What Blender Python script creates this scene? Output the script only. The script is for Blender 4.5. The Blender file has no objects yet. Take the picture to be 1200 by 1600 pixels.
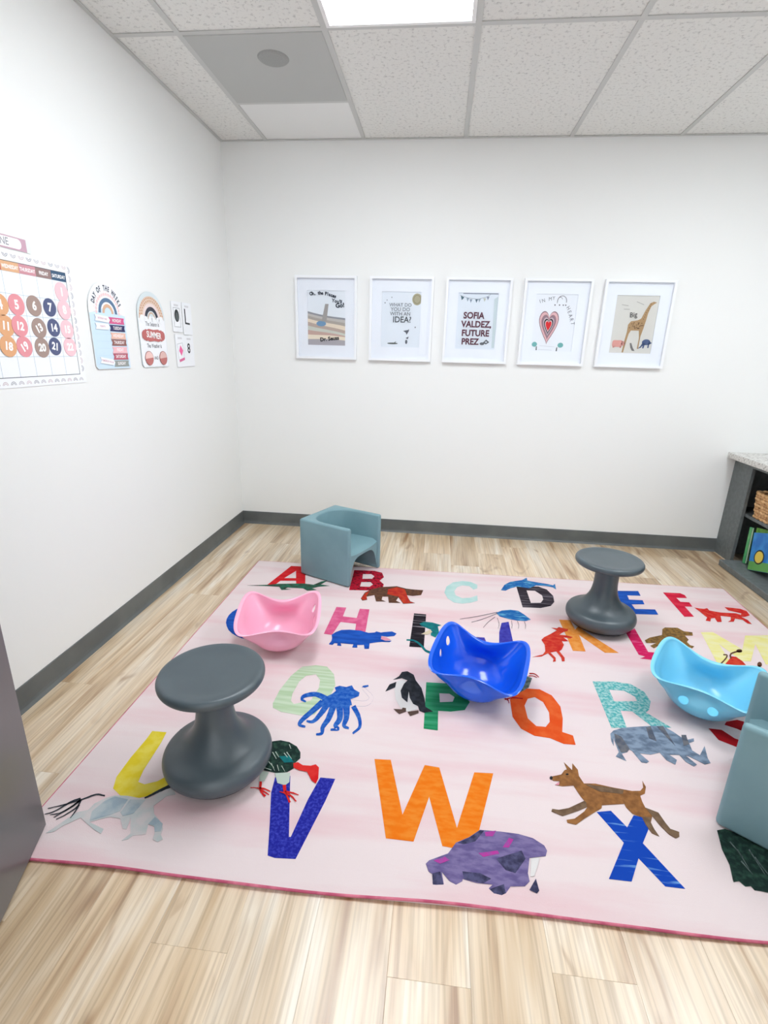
import bpy, bmesh, math, random
from mathutils import Vector, Matrix
from mathutils.geometry import tessellate_polygon

# ------------------------------------------------------------------ camera, world, lights, exposure
scene = bpy.context.scene
COL = scene.collection
PI = math.pi
F_PX, CAM_LOC = 789.31, (1.4397, -3.5569, 1.2782)
YAW, PITCH, ROLL = -0.0992, -0.3061, 0.0274
cam_data = bpy.data.cameras.new('camera')
cam_data.sensor_fit = 'HORIZONTAL'
cam_data.sensor_width = 36.0
cam_data.lens = 36.0 * F_PX / 1200.0
cam_data.clip_start = 0.02
cam = bpy.data.objects.new('camera', cam_data)
COL.objects.link(cam)
fwd = Vector((math.sin(YAW) * math.cos(PITCH), math.cos(YAW) * math.cos(PITCH), math.sin(PITCH)))
rgt = Vector((math.cos(YAW), -math.sin(YAW), 0))
upv = rgt.cross(fwd)
r2 = math.cos(ROLL) * rgt + math.sin(ROLL) * upv
u2 = -math.sin(ROLL) * rgt + math.cos(ROLL) * upv
cam.matrix_world = Matrix(((r2.x, u2.x, -fwd.x, CAM_LOC[0]), (r2.y, u2.y, -fwd.y, CAM_LOC[1]),
                           (r2.z, u2.z, -fwd.z, CAM_LOC[2]), (0, 0, 0, 1)))
scene.camera = cam

world = bpy.data.worlds.new('world')
world.use_nodes = True
world.node_tree.nodes['Background'].inputs[0].default_value = (0.93, 0.96, 1.0, 1)
world.node_tree.nodes['Background'].inputs[1].default_value = 0.9
scene.world = world

LIGHT_STRENGTH = 7.4          # the ceiling panels are the room's light
scene.view_settings.view_transform = 'Standard'
scene.view_settings.look = 'None'
scene.view_settings.gamma = 1.0
scene.view_settings.use_curve_mapping = False
scene.view_settings.exposure = 1.05
scene.cycles.max_bounces = 12
scene.cycles.diffuse_bounces = 7
scene.cycles.use_denoising = True
scene.cycles.use_adaptive_sampling = True
scene.cycles.adaptive_threshold = 0.03

# ------------------------------------------------------------------ helpers
def lin(c):
    return tuple((v / 255 / 12.92 if v / 255 <= 0.04045 else ((v / 255 + 0.055) / 1.055) ** 2.4) for v in c) + (1,)

MATS = {}
def mul(c, f):
    return tuple(255 * (max(0, 1.055 * (v * f) ** (1 / 2.4) - 0.055) if v * f > 0.0031308 else 12.92 * v * f) for v in lin(c)[:3])

def mat(name, rgb, rough=0.55, rgb2=None, scale=(20, 20, 20), bump=0.0, bump_scale=200, spec=0.4, lo=0.4, hi=0.62,
        detail=4, coord='Object', transl=0.0, transl_rgb=None, coat=0.0, metal=0.0):
    if name in MATS:
        return MATS[name]
    m = bpy.data.materials.new(name); m.use_nodes = True
    nt = m.node_tree; N = nt.nodes; Lk = nt.links
    b = N['Principled BSDF']
    b.inputs['Base Color'].default_value = lin(rgb)
    b.inputs['Roughness'].default_value = rough
    b.inputs['Specular IOR Level'].default_value = spec
    b.inputs['Metallic'].default_value = metal
    if coat:
        b.inputs['Coat Weight'].default_value = coat
        b.inputs['Coat Roughness'].default_value = 0.08
    tc = N.new('ShaderNodeTexCoord')
    col_socket = None
    if rgb2 is not None:
        mp = N.new('ShaderNodeMapping'); mp.inputs['Scale'].default_value = scale
        Lk.new(tc.outputs[coord], mp.inputs[0])
        nz = N.new('ShaderNodeTexNoise'); nz.inputs['Scale'].default_value = 1; nz.inputs['Detail'].default_value = detail
        Lk.new(mp.outputs[0], nz.inputs['Vector'])
        rp = N.new('ShaderNodeValToRGB')
        rp.color_ramp.elements[0].position = lo; rp.color_ramp.elements[0].color = lin(rgb)
        rp.color_ramp.elements[1].position = hi; rp.color_ramp.elements[1].color = lin(rgb2)
        Lk.new(nz.outputs['Fac'], rp.inputs[0])
        Lk.new(rp.outputs[0], b.inputs['Base Color'])
        col_socket = rp.outputs[0]
    if bump:
        nb = N.new('ShaderNodeTexNoise'); nb.inputs['Scale'].default_value = bump_scale; nb.inputs['Detail'].default_value = 3
        Lk.new(tc.outputs[coord], nb.inputs['Vector'])
        bp = N.new('ShaderNodeBump'); bp.inputs['Strength'].default_value = bump; bp.inputs['Distance'].default_value = 0.002
        Lk.new(nb.outputs['Fac'], bp.inputs['Height'])
        Lk.new(bp.outputs[0], b.inputs['Normal'])
    if transl:
        tr = N.new('ShaderNodeBsdfTranslucent')
        tr.inputs[0].default_value = lin(transl_rgb or rgb)
        if col_socket: Lk.new(col_socket, tr.inputs[0])
        mx = N.new('ShaderNodeMixShader'); mx.inputs[0].default_value = transl
        Lk.new(b.outputs[0], mx.inputs[1]); Lk.new(tr.outputs[0], mx.inputs[2])
        Lk.new(mx.outputs[0], N['Material Output'].inputs[0])
    MATS[name] = m
    return m

def glass_mat():
    m = bpy.data.materials.new('picture_glass'); m.use_nodes = True
    nt = m.node_tree; N = nt.nodes; N.clear()
    o = N.new('ShaderNodeOutputMaterial'); t = N.new('ShaderNodeBsdfTransparent'); g = N.new('ShaderNodeBsdfGlossy')
    g.inputs['Roughness'].default_value = 0.03
    f = N.new('ShaderNodeFresnel'); f.inputs[0].default_value = 1.22
    mx = N.new('ShaderNodeMixShader')
    nt.links.new(f.outputs[0], mx.inputs[0]); nt.links.new(t.outputs[0], mx.inputs[1]); nt.links.new(g.outputs[0], mx.inputs[2])
    nt.links.new(mx.outputs[0], o.inputs[0])
    return m

def emis_mat(name, rgb, strength):
    m = bpy.data.materials.new(name); m.use_nodes = True
    b = m.node_tree.nodes['Principled BSDF']
    b.inputs['Base Color'].default_value = (0.9, 0.9, 0.9, 1)
    b.inputs['Emission Color'].default_value = rgb + (1,)
    b.inputs['Emission Strength'].default_value = strength
    return m

def obj(name, me, m=None, parent=None, loc=None, smooth=False):
    if isinstance(me, bmesh.types.BMesh):
        bm = me; me = bpy.data.meshes.new(name); bm.normal_update(); bm.to_mesh(me); bm.free()
    o = bpy.data.objects.new(name, me)
    COL.objects.link(o)
    if m is not None and not len(me.materials): me.materials.append(m)
    if parent is not None: o.parent = parent
    if loc is not None: o.location = loc
    if smooth:
        for p in me.polygons: p.use_smooth = True
    return o

def tag(o, label=None, cat=None, group=None, kind=None):
    if label: o['label'] = label
    if cat: o['category'] = cat
    if group: o['group'] = group
    if kind: o['kind'] = kind
    return o

def thing(name, label, cat, loc=(0, 0, 0), rot=(0, 0, 0), group=None):
    o = bpy.data.objects.new(name, None); COL.objects.link(o)
    o.empty_display_size = 0.1
    o.location = loc; o.rotation_euler = rot
    return tag(o, label, cat, group)

def struct(name, me, m=None, parent=None):
    o = obj(name, me, m, parent)
    if parent is None: o['kind'] = 'structure'
    return o

def box(bm, x0, x1, y0, y1, z0, z1):
    v = [bm.verts.new((x, y, z)) for x in (x0, x1) for y in (y0, y1) for z in (z0, z1)]
    for f in ((0, 1, 3, 2), (4, 6, 7, 5), (0, 4, 5, 1), (2, 3, 7, 6), (0, 2, 6, 4), (1, 5, 7, 3)):
        bm.faces.new([v[i] for i in f])
    return bm

def boxbm(*a):
    return box(bmesh.new(), *a)

def bevel_bm(bm, w, seg=2, angle=0.6):
    bm.normal_update()
    es = [e for e in bm.edges if len(e.link_faces) == 2 and e.calc_face_angle(0) > angle]
    bmesh.ops.bevel(bm, geom=es, offset=w, segments=seg, profile=0.5, affect='EDGES', clamp_overlap=True)
    return bm

def area2(r):
    return sum(r[i][0] * r[(i + 1) % len(r)][1] - r[(i + 1) % len(r)][0] * r[i][1] for i in range(len(r)))

def plate_mesh(name, polys, z=0.0, t=0.0004):
    """flat printed or cut sheet pieces: each poly = [outer, hole, ...] in the XY plane, raised from z to z+t"""
    V = []; Fc = []
    for rings in polys:
        rr = []
        for k, r in enumerate(rings):
            r = [tuple(q) for q in r]
            if (area2(r) < 0) == (k == 0): r = r[::-1]
            rr.append(r)
        flat = [q for r in rr for q in r]
        base = len(V)
        V += [(x, y, z + t) for x, y in flat]; n = len(flat)
        V += [(x, y, z) for x, y in flat]
        for tri in tessellate_polygon([[Vector((x, y, 0)) for x, y in r] for r in rr]):
            a, b, c = (flat[i] for i in tri)
            cr = (b[0] - a[0]) * (c[1] - a[1]) - (b[1] - a[1]) * (c[0] - a[0])
            if abs(cr) < 1e-12: continue
            Fc.append(tuple(base + i for i in (tri if cr > 0 else tri[::-1])))
        s = base
        for r in rr:
            k = len(r)
            for i in range(k):
                j = (i + 1) % k
                Fc.append((s + i, s + n + i, s + n + j, s + j))
            s += k
    me = bpy.data.meshes.new(name)
    me.from_pydata(V, [], Fc); me.update()
    return me

TINY = {'tentacles', 'pale_hair_strokes', 'pale_feather_strokes', 'tail_and_mane', 'crest_and_feet', 'limbs', 'bead_arc', 'rainbow_dots', 'specks', 'giraffe_spots',
        'small_lines', 'faint_lines', 'rainbow_doodle', 'nose_and_eye'}
def plate(name, polys, m, parent, z=0.0, t=0.0004, label=None):
    o = obj(name, plate_mesh(name, polys, z, t), m, parent)
    if label: o['label'] = label
    if name in TINY: o['kind'] = 'stuff'
    return o

def rect(x0, x1, y0, y1): return [(x0, y0), (x1, y0), (x1, y1), (x0, y1)]
def ellipse(cx, cy, rx, ry, n=24, a0=0):
    return [(cx + rx * math.cos(a0 + 2 * PI * i / n), cy + ry * math.sin(a0 + 2 * PI * i / n)) for i in range(n)]
def rrect(x0, x1, y0, y1, r, n=5):
    out = []
    for cx, cy, a in ((x1 - r, y1 - r, 0), (x0 + r, y1 - r, PI / 2), (x0 + r, y0 + r, PI), (x1 - r, y0 + r, 1.5 * PI)):
        out += [(cx + r * math.cos(a + PI / 2 * i / n), cy + r * math.sin(a + PI / 2 * i / n)) for i in range(n + 1)]
    return out
def arcband(cx, cy, rx1, ry1, rx0, ry0, a0=0.0, a1=PI, n=20):
    o = [(cx + rx1 * math.cos(a0 + (a1 - a0) * i / n), cy + ry1 * math.sin(a0 + (a1 - a0) * i / n)) for i in range(n + 1)]
    q = [(cx + rx0 * math.cos(a0 + (a1 - a0) * i / n), cy + ry0 * math.sin(a0 + (a1 - a0) * i / n)) for i in range(n + 1)]
    return o + q[::-1]

def text_mesh(s, size, bold=0.0, sx=1.0, align='CENTER'):
    cu = bpy.data.curves.new('text', 'FONT')
    cu.body = s; cu.size = size; cu.align_x = align; cu.align_y = 'CENTER'
    cu.offset = bold; cu.resolution_u = 3
    o = bpy.data.objects.new('text', cu); COL.objects.link(o)
    dg = bpy.context.evaluated_depsgraph_get(); dg.update()
    me = bpy.data.meshes.new_from_object(o.evaluated_get(dg))
    bpy.data.objects.remove(o); bpy.data.curves.remove(cu)
    me.materials.clear()
    if sx != 1.0: me.transform(Matrix.Diagonal((sx, 1, 1, 1)))
    return me

def text(name, s, size, m, parent, x, y, z, rot=0.0, bold=0.0, sx=1.0, align='CENTER'):
    me = text_mesh(s, size, bold, sx, align)
    o = obj(name, me, m, parent, (x, y, z))
    o.rotation_euler = (0, 0, rot)
    return o

def text_path(name, s, size, m, parent, z, fn, bold=0.0, sx=1.0):
    """letters set along a curve: fn(i, n) -> (x, y, angle)"""
    bm = bmesh.new(); n = len(s)
    for i, ch in enumerate(s):
        if ch == ' ': continue
        me = text_mesh(ch, size, bold, sx)
        x, y, a = fn(i, n)
        me.transform(Matrix.Translation((x, y, 0)) @ Matrix.Rotation(a, 4, 'Z'))
        bm.from_mesh(me); bpy.data.meshes.remove(me)
    return obj(name, bm, m, parent, (0, 0, z))

def arc_fn(cx, cy, rx, ry, a0, a1):
    def fn(i, n):
        a = a0 + (a1 - a0) * i / max(1, n - 1)
        return cx + rx * math.cos(a), cy + ry * math.sin(a), a - PI / 2
    return fn

def lathe(profile, n=64):
    bm = bmesh.new(); rings = []
    for r, z in profile:
        if r < 1e-6: rings.append([bm.verts.new((0, 0, z))])
        else: rings.append([bm.verts.new((r * math.cos(2 * PI * i / n), r * math.sin(2 * PI * i / n), z)) for i in range(n)])
    for a, b in zip(rings, rings[1:]):
        for i in range(n):
            j = (i + 1) % n
            if len(a) == 1: bm.faces.new((a[0], b[j], b[i]))
            elif len(b) == 1: bm.faces.new((a[i], a[j], b[0]))
            else: bm.faces.new((a[i], a[j], b[j], b[i]))
    return bm

def smooth_profile(pts, m=4):
    P = [Vector(p) for p in pts]; out = []
    E = [2 * P[0] - P[1]] + P + [2 * P[-1] - P[-2]]
    for i in range(1, len(E) - 2):
        a, b, c, d = E[i - 1:i + 3]
        for k in range(m):
            t = k / m
            q = 0.5 * (2 * b + (c - a) * t + (2 * a - 5 * b + 4 * c - d) * t * t + (3 * b - a - 3 * c + d) * t ** 3)
            out.append((max(q.x, 0), q.y))
    out.append(tuple(P[-1]))
    return out

def tube(bm, pts, r, n=8, closed=False):
    rings = []
    N = len(pts)
    for i, p in enumerate(pts):
        p = Vector(p)
        a = Vector(pts[(i - 1) % N if closed else max(i - 1, 0)]); b = Vector(pts[(i + 1) % N if closed else min(i + 1, N - 1)])
        t = (b - a).normalized()
        s = t.cross(Vector((0, 0, 1)))
        if s.length < 1e-5: s = t.cross(Vector((1, 0, 0)))
        s.normalize(); w = s.cross(t)
        rr = r(i) if callable(r) else r
        rings.append([bm.verts.new(p + rr * (math.cos(2 * PI * k / n) * s + math.sin(2 * PI * k / n) * w)) for k in range(n)])
    for i in range(N if closed else N - 1):
        a = rings[i]; b = rings[(i + 1) % N]
        for k in range(n):
            j = (k + 1) % n
            bm.faces.new((a[k], b[k], b[j], a[j]))
    if not closed:
        bm.faces.new(rings[0]); bm.faces.new(rings[-1][::-1])
    return bm

def evaluated(o):
    dg = bpy.context.evaluated_depsgraph_get(); dg.update()
    return bpy.data.meshes.new_from_object(o.evaluated_get(dg))

def copy_tree(o, parent=None):
    c = o.copy(); COL.objects.link(c)
    if parent is not None: c.parent = parent
    for ch in list(o.children): copy_tree(ch, c)
    return c

# ------------------------------------------------------------------ dimensions (metres)
H = 2.50                       # ceiling height
XR, YF = 4.00, -3.46           # right wall, doorway wall (back wall y=0, left wall x=0)
TILE = 0.6096
TX = [0.0] + [0.2929 + TILE * k for k in range(7)] + [XR]
YT = -1.10
TY = [0.0, YT, YT - 2 * TILE, YF]

# ------------------------------------------------------------------ setting materials
m_wall = mat('wall_paint', (236, 237, 236), 0.6, bump=0.05, bump_scale=260, spec=0.3)
m_base = mat('rubber_base', (92, 96, 96), 0.45, (102, 106, 105), (6, 6, 6), bump=0.05)
m_grid = mat('ceiling_grid_white', (198, 199, 197), 0.45)
def tile_mat():
    m = mat('mineral_fibre_tile', (226, 226, 223), 0.85, bump=0.0)
    nt = m.node_tree; N = nt.nodes; Lk = nt.links; b = N['Principled BSDF']
    tc = N.new('ShaderNodeTexCoord')
    n1 = N.new('ShaderNodeTexNoise'); n1.inputs['Scale'].default_value = 62; n1.inputs['Detail'].default_value = 5; n1.inputs['Roughness'].default_value = 0.65
    n2 = N.new('ShaderNodeTexNoise'); n2.inputs['Scale'].default_value = 210; n2.inputs['Detail'].default_value = 2
    for n in (n1, n2): Lk.new(tc.outputs['Object'], n.inputs['Vector'])
    rp = N.new('ShaderNodeValToRGB')
    rp.color_ramp.elements[0].position = 0.33; rp.color_ramp.elements[0].color = lin((192, 192, 190))
    rp.color_ramp.elements[1].position = 0.46; rp.color_ramp.elements[1].color = lin((230, 230, 227))
    Lk.new(n1.outputs['Fac'], rp.inputs[0]); Lk.new(rp.outputs[0], b.inputs['Base Color'])
    ad = N.new('ShaderNodeMath'); ad.operation = 'ADD'
    Lk.new(n1.outputs['Fac'], ad.inputs[0]); Lk.new(n2.outputs['Fac'], ad.inputs[1])
    bp = N.new('ShaderNodeBump'); bp.inputs['Strength'].default_value = 0.38; bp.inputs['Distance'].default_value = 0.003
    Lk.new(ad.outputs[0], bp.inputs['Height']); Lk.new(bp.outputs[0], b.inputs['Normal'])
    return m
m_tile = tile_mat()

def wood_mat():
    m = bpy.data.materials.new('pale_oak_plank'); m.use_nodes = True
    nt = m.node_tree; N = nt.nodes; Lk = nt.links; b = N['Principled BSDF']
    tc = N.new('ShaderNodeTexCoord'); oi = N.new('ShaderNodeObjectInfo')
    cb = N.new('ShaderNodeCombineXYZ')
    for k, fac in enumerate((13.7, 41.3, 7.9)):
        q = N.new('ShaderNodeMath'); q.operation = 'MULTIPLY'; q.inputs[1].default_value = fac
        Lk.new(oi.outputs['Random'], q.inputs[0]); Lk.new(q.outputs[0], cb.inputs[k])
    ad = N.new('ShaderNodeVectorMath'); ad.operation = 'ADD'
    Lk.new(tc.outputs['Object'], ad.inputs[0]); Lk.new(cb.outputs[0], ad.inputs[1])
    def noise(sc, dist, det=5, rough=0.55):
        mp = N.new('ShaderNodeMapping'); mp.inputs['Scale'].default_value = sc
        Lk.new(ad.outputs[0], mp.inputs[0])
        n = N.new('ShaderNodeTexNoise'); n.inputs['Scale'].default_value = 1; n.inputs['Detail'].default_value = det
        n.inputs['Roughness'].default_value = rough; n.inputs['Distortion'].default_value = dist
        Lk.new(mp.outputs[0], n.inputs['Vector']); return n
    broad = noise((13, 1.1, 1), 0.7, 3)
    fine = noise((120, 2.6, 1), 0.25, 4)
    knot = noise((7, 2.2, 1), 1.6, 2)
    rp = N.new('ShaderNodeValToRGB'); e = rp.color_ramp.elements
    e[0].position = 0.31; e[0].color = lin((164, 125, 86))
    e[1].position = 0.72; e[1].color = lin((238, 228, 212))
    x = e.new(0.43); x.color = lin((206, 179, 143))
    x = e.new(0.55); x.color = lin((223, 202, 173))
    Lk.new(broad.outputs['Fac'], rp.inputs[0])
    rf = N.new('ShaderNodeValToRGB'); rf.color_ramp.elements[0].position = 0.36; rf.color_ramp.elements[0].color = (0.66, 0.61, 0.55, 1)
    rf.color_ramp.elements[1].position = 0.56; rf.color_ramp.elements[1].color = (1, 1, 1, 1)
    Lk.new(fine.outputs['Fac'], rf.inputs[0])
    mulx = N.new('ShaderNodeMix'); mulx.data_type = 'RGBA'; mulx.blend_type = 'MULTIPLY'; mulx.inputs[0].default_value = 0.75
    Lk.new(rp.outputs[0], mulx.inputs[6]); Lk.new(rf.outputs[0], mulx.inputs[7])
    rk = N.new('ShaderNodeValToRGB'); rk.color_ramp.elements[0].position = 0.24; rk.color_ramp.elements[0].color = (0.55, 0.43, 0.32, 1)
    rk.color_ramp.elements[1].position = 0.36; rk.color_ramp.elements[1].color = (1, 1, 1, 1)
    Lk.new(knot.outputs['Fac'], rk.inputs[0])
    mk = N.new('ShaderNodeMix'); mk.data_type = 'RGBA'; mk.blend_type = 'MULTIPLY'; mk.inputs[0].default_value = 0.85
    Lk.new(mulx.outputs[2], mk.inputs[6]); Lk.new(rk.outputs[0], mk.inputs[7])
    tone = N.new('ShaderNodeMapRange'); tone.inputs[3].default_value = 0.88; tone.inputs[4].default_value = 1.06
    Lk.new(oi.outputs['Random'], tone.inputs[0])
    hs = N.new('ShaderNodeHueSaturation'); Lk.new(tone.outputs[0], hs.inputs['Value']); Lk.new(mk.outputs[2], hs.inputs['Color'])
    Lk.new(hs.outputs[0], b.inputs['Base Color'])
    b.inputs['Roughness'].default_value = 0.36; b.inputs['Specular IOR Level'].default_value = 0.8
    b.inputs['Coat Weight'].default_value = 0.8; b.inputs['Coat Roughness'].default_value = 0.3
    bp = N.new('ShaderNodeBump'); bp.inputs['Strength'].default_value = 0.12; bp.inputs['Distance'].default_value = 0.001
    Lk.new(fine.outputs['Fac'], bp.inputs['Height']); Lk.new(bp.outputs[0], b.inputs['Normal'])
    return m
m_wood = wood_mat()

# ------------------------------------------------------------------ floor and planks
floor = struct('floor', boxbm(-0.1, XR + 0.1, YF - 0.75, 0.1, -0.06, -0.004), mat('floor_underlay', (150, 126, 100), 0.8))
rnd = random.Random(5)
PW, PL, GAP = 0.1782, 1.22, 0.0002
k0 = -5
xs0 = 0.8661
k = -5
plank_meshes = {}
def plank_mesh(w, l):
    key = (round(w, 3), round(l, 3))
    if key not in plank_meshes:
        bm = boxbm(0, w, 0, l, -0.004, 0)
        bm.normal_update()
        es = [e for e in bm.edges if all(v.co.z > -0.001 for v in e.verts)]
        bmesh.ops.bevel(bm, geom=es, offset=0.0004, segments=1, affect='EDGES')
        me = bpy.data.meshes.new('plank'); bm.to_mesh(me); bm.free(); me.materials.append(m_wood)
        plank_meshes[key] = me
    return plank_meshes[key]
offs = [0.0, 0.41, 0.83, 0.2, 0.62, 1.04]
for c in range(-5, 18):
    x0 = max(0.0, xs0 + c * PW); x1 = min(XR, xs0 + (c + 1) * PW)
    if x1 - x0 < 0.01: continue
    off = {0: -2.8230, 5: -2.772}.get(c, -2.823 + offs[(c * 5 + 3) % 6])
    y = off
    while y > YF - 0.72: y -= PL
    while y < 0:
        a = max(y, YF - 0.72); b = min(y + PL, 0.0)
        if b - a > 0.01:
            o = bpy.data.objects.new('plank', plank_mesh(x1 - x0 - GAP, b - a - GAP)); COL.objects.link(o)
            o.parent = floor; o.location = (x0, a, 0)
        y += PL

# ------------------------------------------------------------------ walls
struct('wall_back', boxbm(-0.1, XR + 0.1, 0, 0.1, -0.05, H + 0.15), m_wall)
struct('wall_left', boxbm(-0.1, 0, YF - 0.12, 0, -0.05, H + 0.15), m_wall)
struct('wall_right', boxbm(XR, XR + 0.1, YF - 0.12, 0, -0.05, H + 0.15), m_wall)
DX0, DX1, DH = 0.70, 1.68, 2.06
bm = bmesh.new()
box(bm, 0, DX0, YF - 0.12, YF, 0, H + 0.15); box(bm, DX1, XR, YF - 0.12, YF, 0, H + 0.15); box(bm, DX0, DX1, YF - 0.12, YF, DH, H + 0.15)
struct('wall_front', bm, m_wall)

def baseboard(name, length, loc, rotz):
    prof = [(0, 0), (0.016, 0), (0.013, 0.004), (0.0075, 0.012), (0.005, 0.024), (0.0045, 0.092), (0.003, 0.0956), (0, 0.0956)]
    bm = bmesh.new()
    a = [bm.verts.new((0, -y, z)) for y, z in prof]; b = [bm.verts.new((length, -y, z)) for y, z in prof]
    n = len(prof)
    for i in range(n): bm.faces.new((a[i], b[i], b[(i + 1) % n], a[(i + 1) % n]))
    bm.faces.new(a[::-1]); bm.faces.new(b)
    bmesh.ops.recalc_face_normals(bm, faces=bm.faces[:])
    o = struct(name, bm, m_base); o.location = loc; o.rotation_euler = (0, 0, rotz)
    return o
baseboard('baseboard_back', 3.435, (0, 0, 0), 0)
baseboard('baseboard_left', -YF - 0.02, (0, YF + 0.01, 0), PI / 2)
baseboard('baseboard_right', -YF - 1.74, (XR, -1.73, 0), -PI / 2)
baseboard('baseboard_front', XR - DX1 - 0.07, (XR, YF, 0), PI)

# ------------------------------------------------------------------ ceiling: slab, tiles, grid
ceil = struct('ceiling', boxbm(-0.1, XR + 0.1, YF - 0.12, 0.1, H + 0.10, H + 0.16), mat('ceiling_deck', (120, 120, 120), 0.9))
m_smooth = mat('smooth_ceiling_tile', (232, 233, 232), 0.6)
lights = {(2, 1), (5, 1)}
for i in range(8):
    for j in range(3):
        if (i, j) in lights or (i, j) == (1, 0): continue
        g = 0.004
        me = boxbm(0, TX[i + 1] - TX[i] - 2 * g, 0, TY[j] - TY[j + 1] - 2 * g, 0, 0.015)
        obj('tile', me, m_tile, ceil, (TX[i] + g, TY[j + 1] + g, H + 0.004))
YS = YT + TILE
obj('tile', boxbm(0, TILE - 0.008, 0, -YS - 0.008, 0, 0.012), m_smooth, ceil, (TX[1] + 0.004, YS + 0.004, H + 0.004))
for x in TX[1:-1]:
    bm = box(box(bmesh.new(), -0.012, 0.012, YF, 0, 0, 0.0035), -0.001, 0.001, YF, 0, 0.0035, 0.035)
    obj('grid_bar', bm, m_grid, ceil, (x, 0, H))
for y in TY[1:-1]:
    for i in range(8):
        bm = boxbm(TX[i] + 0.012 * (i > 0), TX[i + 1] - 0.012 * (i < 7), -0.012, 0.012, 0.0002, 0.0035)
        obj('grid_bar', bm, m_grid, ceil, (0, y, H))
obj('grid_bar', boxbm(TX[1] + 0.012, TX[2] - 0.012, -0.012, 0.012, 0.0002, 0.0035), m_grid, ceil, (0, YS, H))
for a in ((0, XR, -0.018, -0.0005), (0, XR, YF + 0.0005, YF + 0.018)):
    obj('wall_angle', boxbm(a[0] + 0.001, a[1] - 0.001, a[2], a[3], 0, 0.003), m_grid, ceil, (0, 0, H - 0.0005))
for a in ((0.0005, 0.018), (XR - 0.018, XR - 0.0005)):
    obj('wall_angle', boxbm(a[0], a[1], YF + 0.018, -0.018, 0, 0.003), m_grid, ceil, (0, 0, H - 0.0005))

m_lframe = mat('light_frame_white', (240, 240, 240), 0.4)
m_diff = emis_mat('lit_diffuser', (0.93, 0.985, 1.03), LIGHT_STRENGTH)
def ceiling_light(x0, x1, label):
    y1, y0 = YT, YT - 2 * TILE
    t = thing('ceiling_light', label, 'light', ((x0 + x1) / 2, (y0 + y1) / 2, H), group='flat ceiling light panels')
    w, l = (x1 - x0) / 2 - 0.013, (y1 - y0) / 2 - 0.013
    bm = bmesh.new()
    for a in ((-w, w, -l, -l + 0.016), (-w, w, l - 0.016, l), (-w, -w + 0.016, -l + 0.016, l - 0.016), (w - 0.016, w, -l + 0.016, l - 0.016)):
        box(bm, a[0], a[1], a[2], a[3], -0.004, 0.012)
    obj('frame', bm, m_lframe, t)
    obj('diffuser', boxbm(-w + 0.016, w - 0.016, -l + 0.016, l - 0.016, 0.0, 0.01), m_diff, t)
ceiling_light(TX[2], TX[3], 'bright flat light panel in the ceiling beside the grey panel')
ceiling_light(TX[5], TX[6], 'flat ceiling light panel above the right end of the rug')

t = thing('ceiling_speaker_panel', 'grey square ceiling panel with a round speaker grille', 'speaker panel', ((TX[1] + TX[2]) / 2, (YT + YS) / 2, H))
w = TILE / 2 - 0.0125
bm = bevel_bm(boxbm(-w, w, -w, w, -0.003, 0.010), 0.002, 1)
obj('panel', bm, mat('grey_panel_paint', (184, 186, 184), 0.6), t)
sp = obj('grille', lathe([(0, -0.010), (0.055, -0.0095), (0.064, -0.0075), (0.069, -0.003)][::-1], 48), mat('grey_grille', (160, 162, 160), 0.6, (146, 148, 146), (400, 400, 400)), t, (0.035, -0.145 + 0.03, 0))

# ------------------------------------------------------------------ doorway trim and open door
m_trim = mat('door_frame_grey', (120, 121, 124), 0.4)
bm = bmesh.new()
for a in ((DX0 - 0.05, DX0 + 0.004, 0, DH + 0.05), (DX1 - 0.004, DX1 + 0.05, 0, DH + 0.05), (DX0 + 0.004, DX1 - 0.004, DH - 0.004, DH + 0.05)):
    box(bm, a[0], a[1], YF - 0.121, YF + 0.012, a[2], a[3])
struct('trim_1', bm, m_trim)
door = bpy.data.objects.new('door_1', None); COL.objects.link(door); door['kind'] = 'structure'
door['label'] = 'dark grey door standing open at the left'
dv = Vector((0.432 - 0.724, -2.591 + 3.453)); DWID = dv.length
door.location = (0.724, -3.453, 0.014); door.rotation_euler = (0, 0, math.atan2(dv.y, dv.x))
obj('door_leaf', bevel_bm(boxbm(0, DWID, 0, 0.044, 0, 2.03), 0.0015, 1),
    mat('grey_door_laminate', (98, 96, 98), 0.28, (106, 103, 105), (3, 3, 1), spec=0.5), door)
bm = bmesh.new()
tube(bm, [(DWID - 0.065, -0.001, 0.98), (DWID - 0.065, -0.05, 0.98), (DWID - 0.075, -0.056, 0.98), (DWID - 0.18, -0.056, 0.98)], 0.009, 10)
obj('handle', bm, mat('brushed_steel', (190, 190, 190), 0.3, metal=1.0), door, smooth=True)

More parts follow.
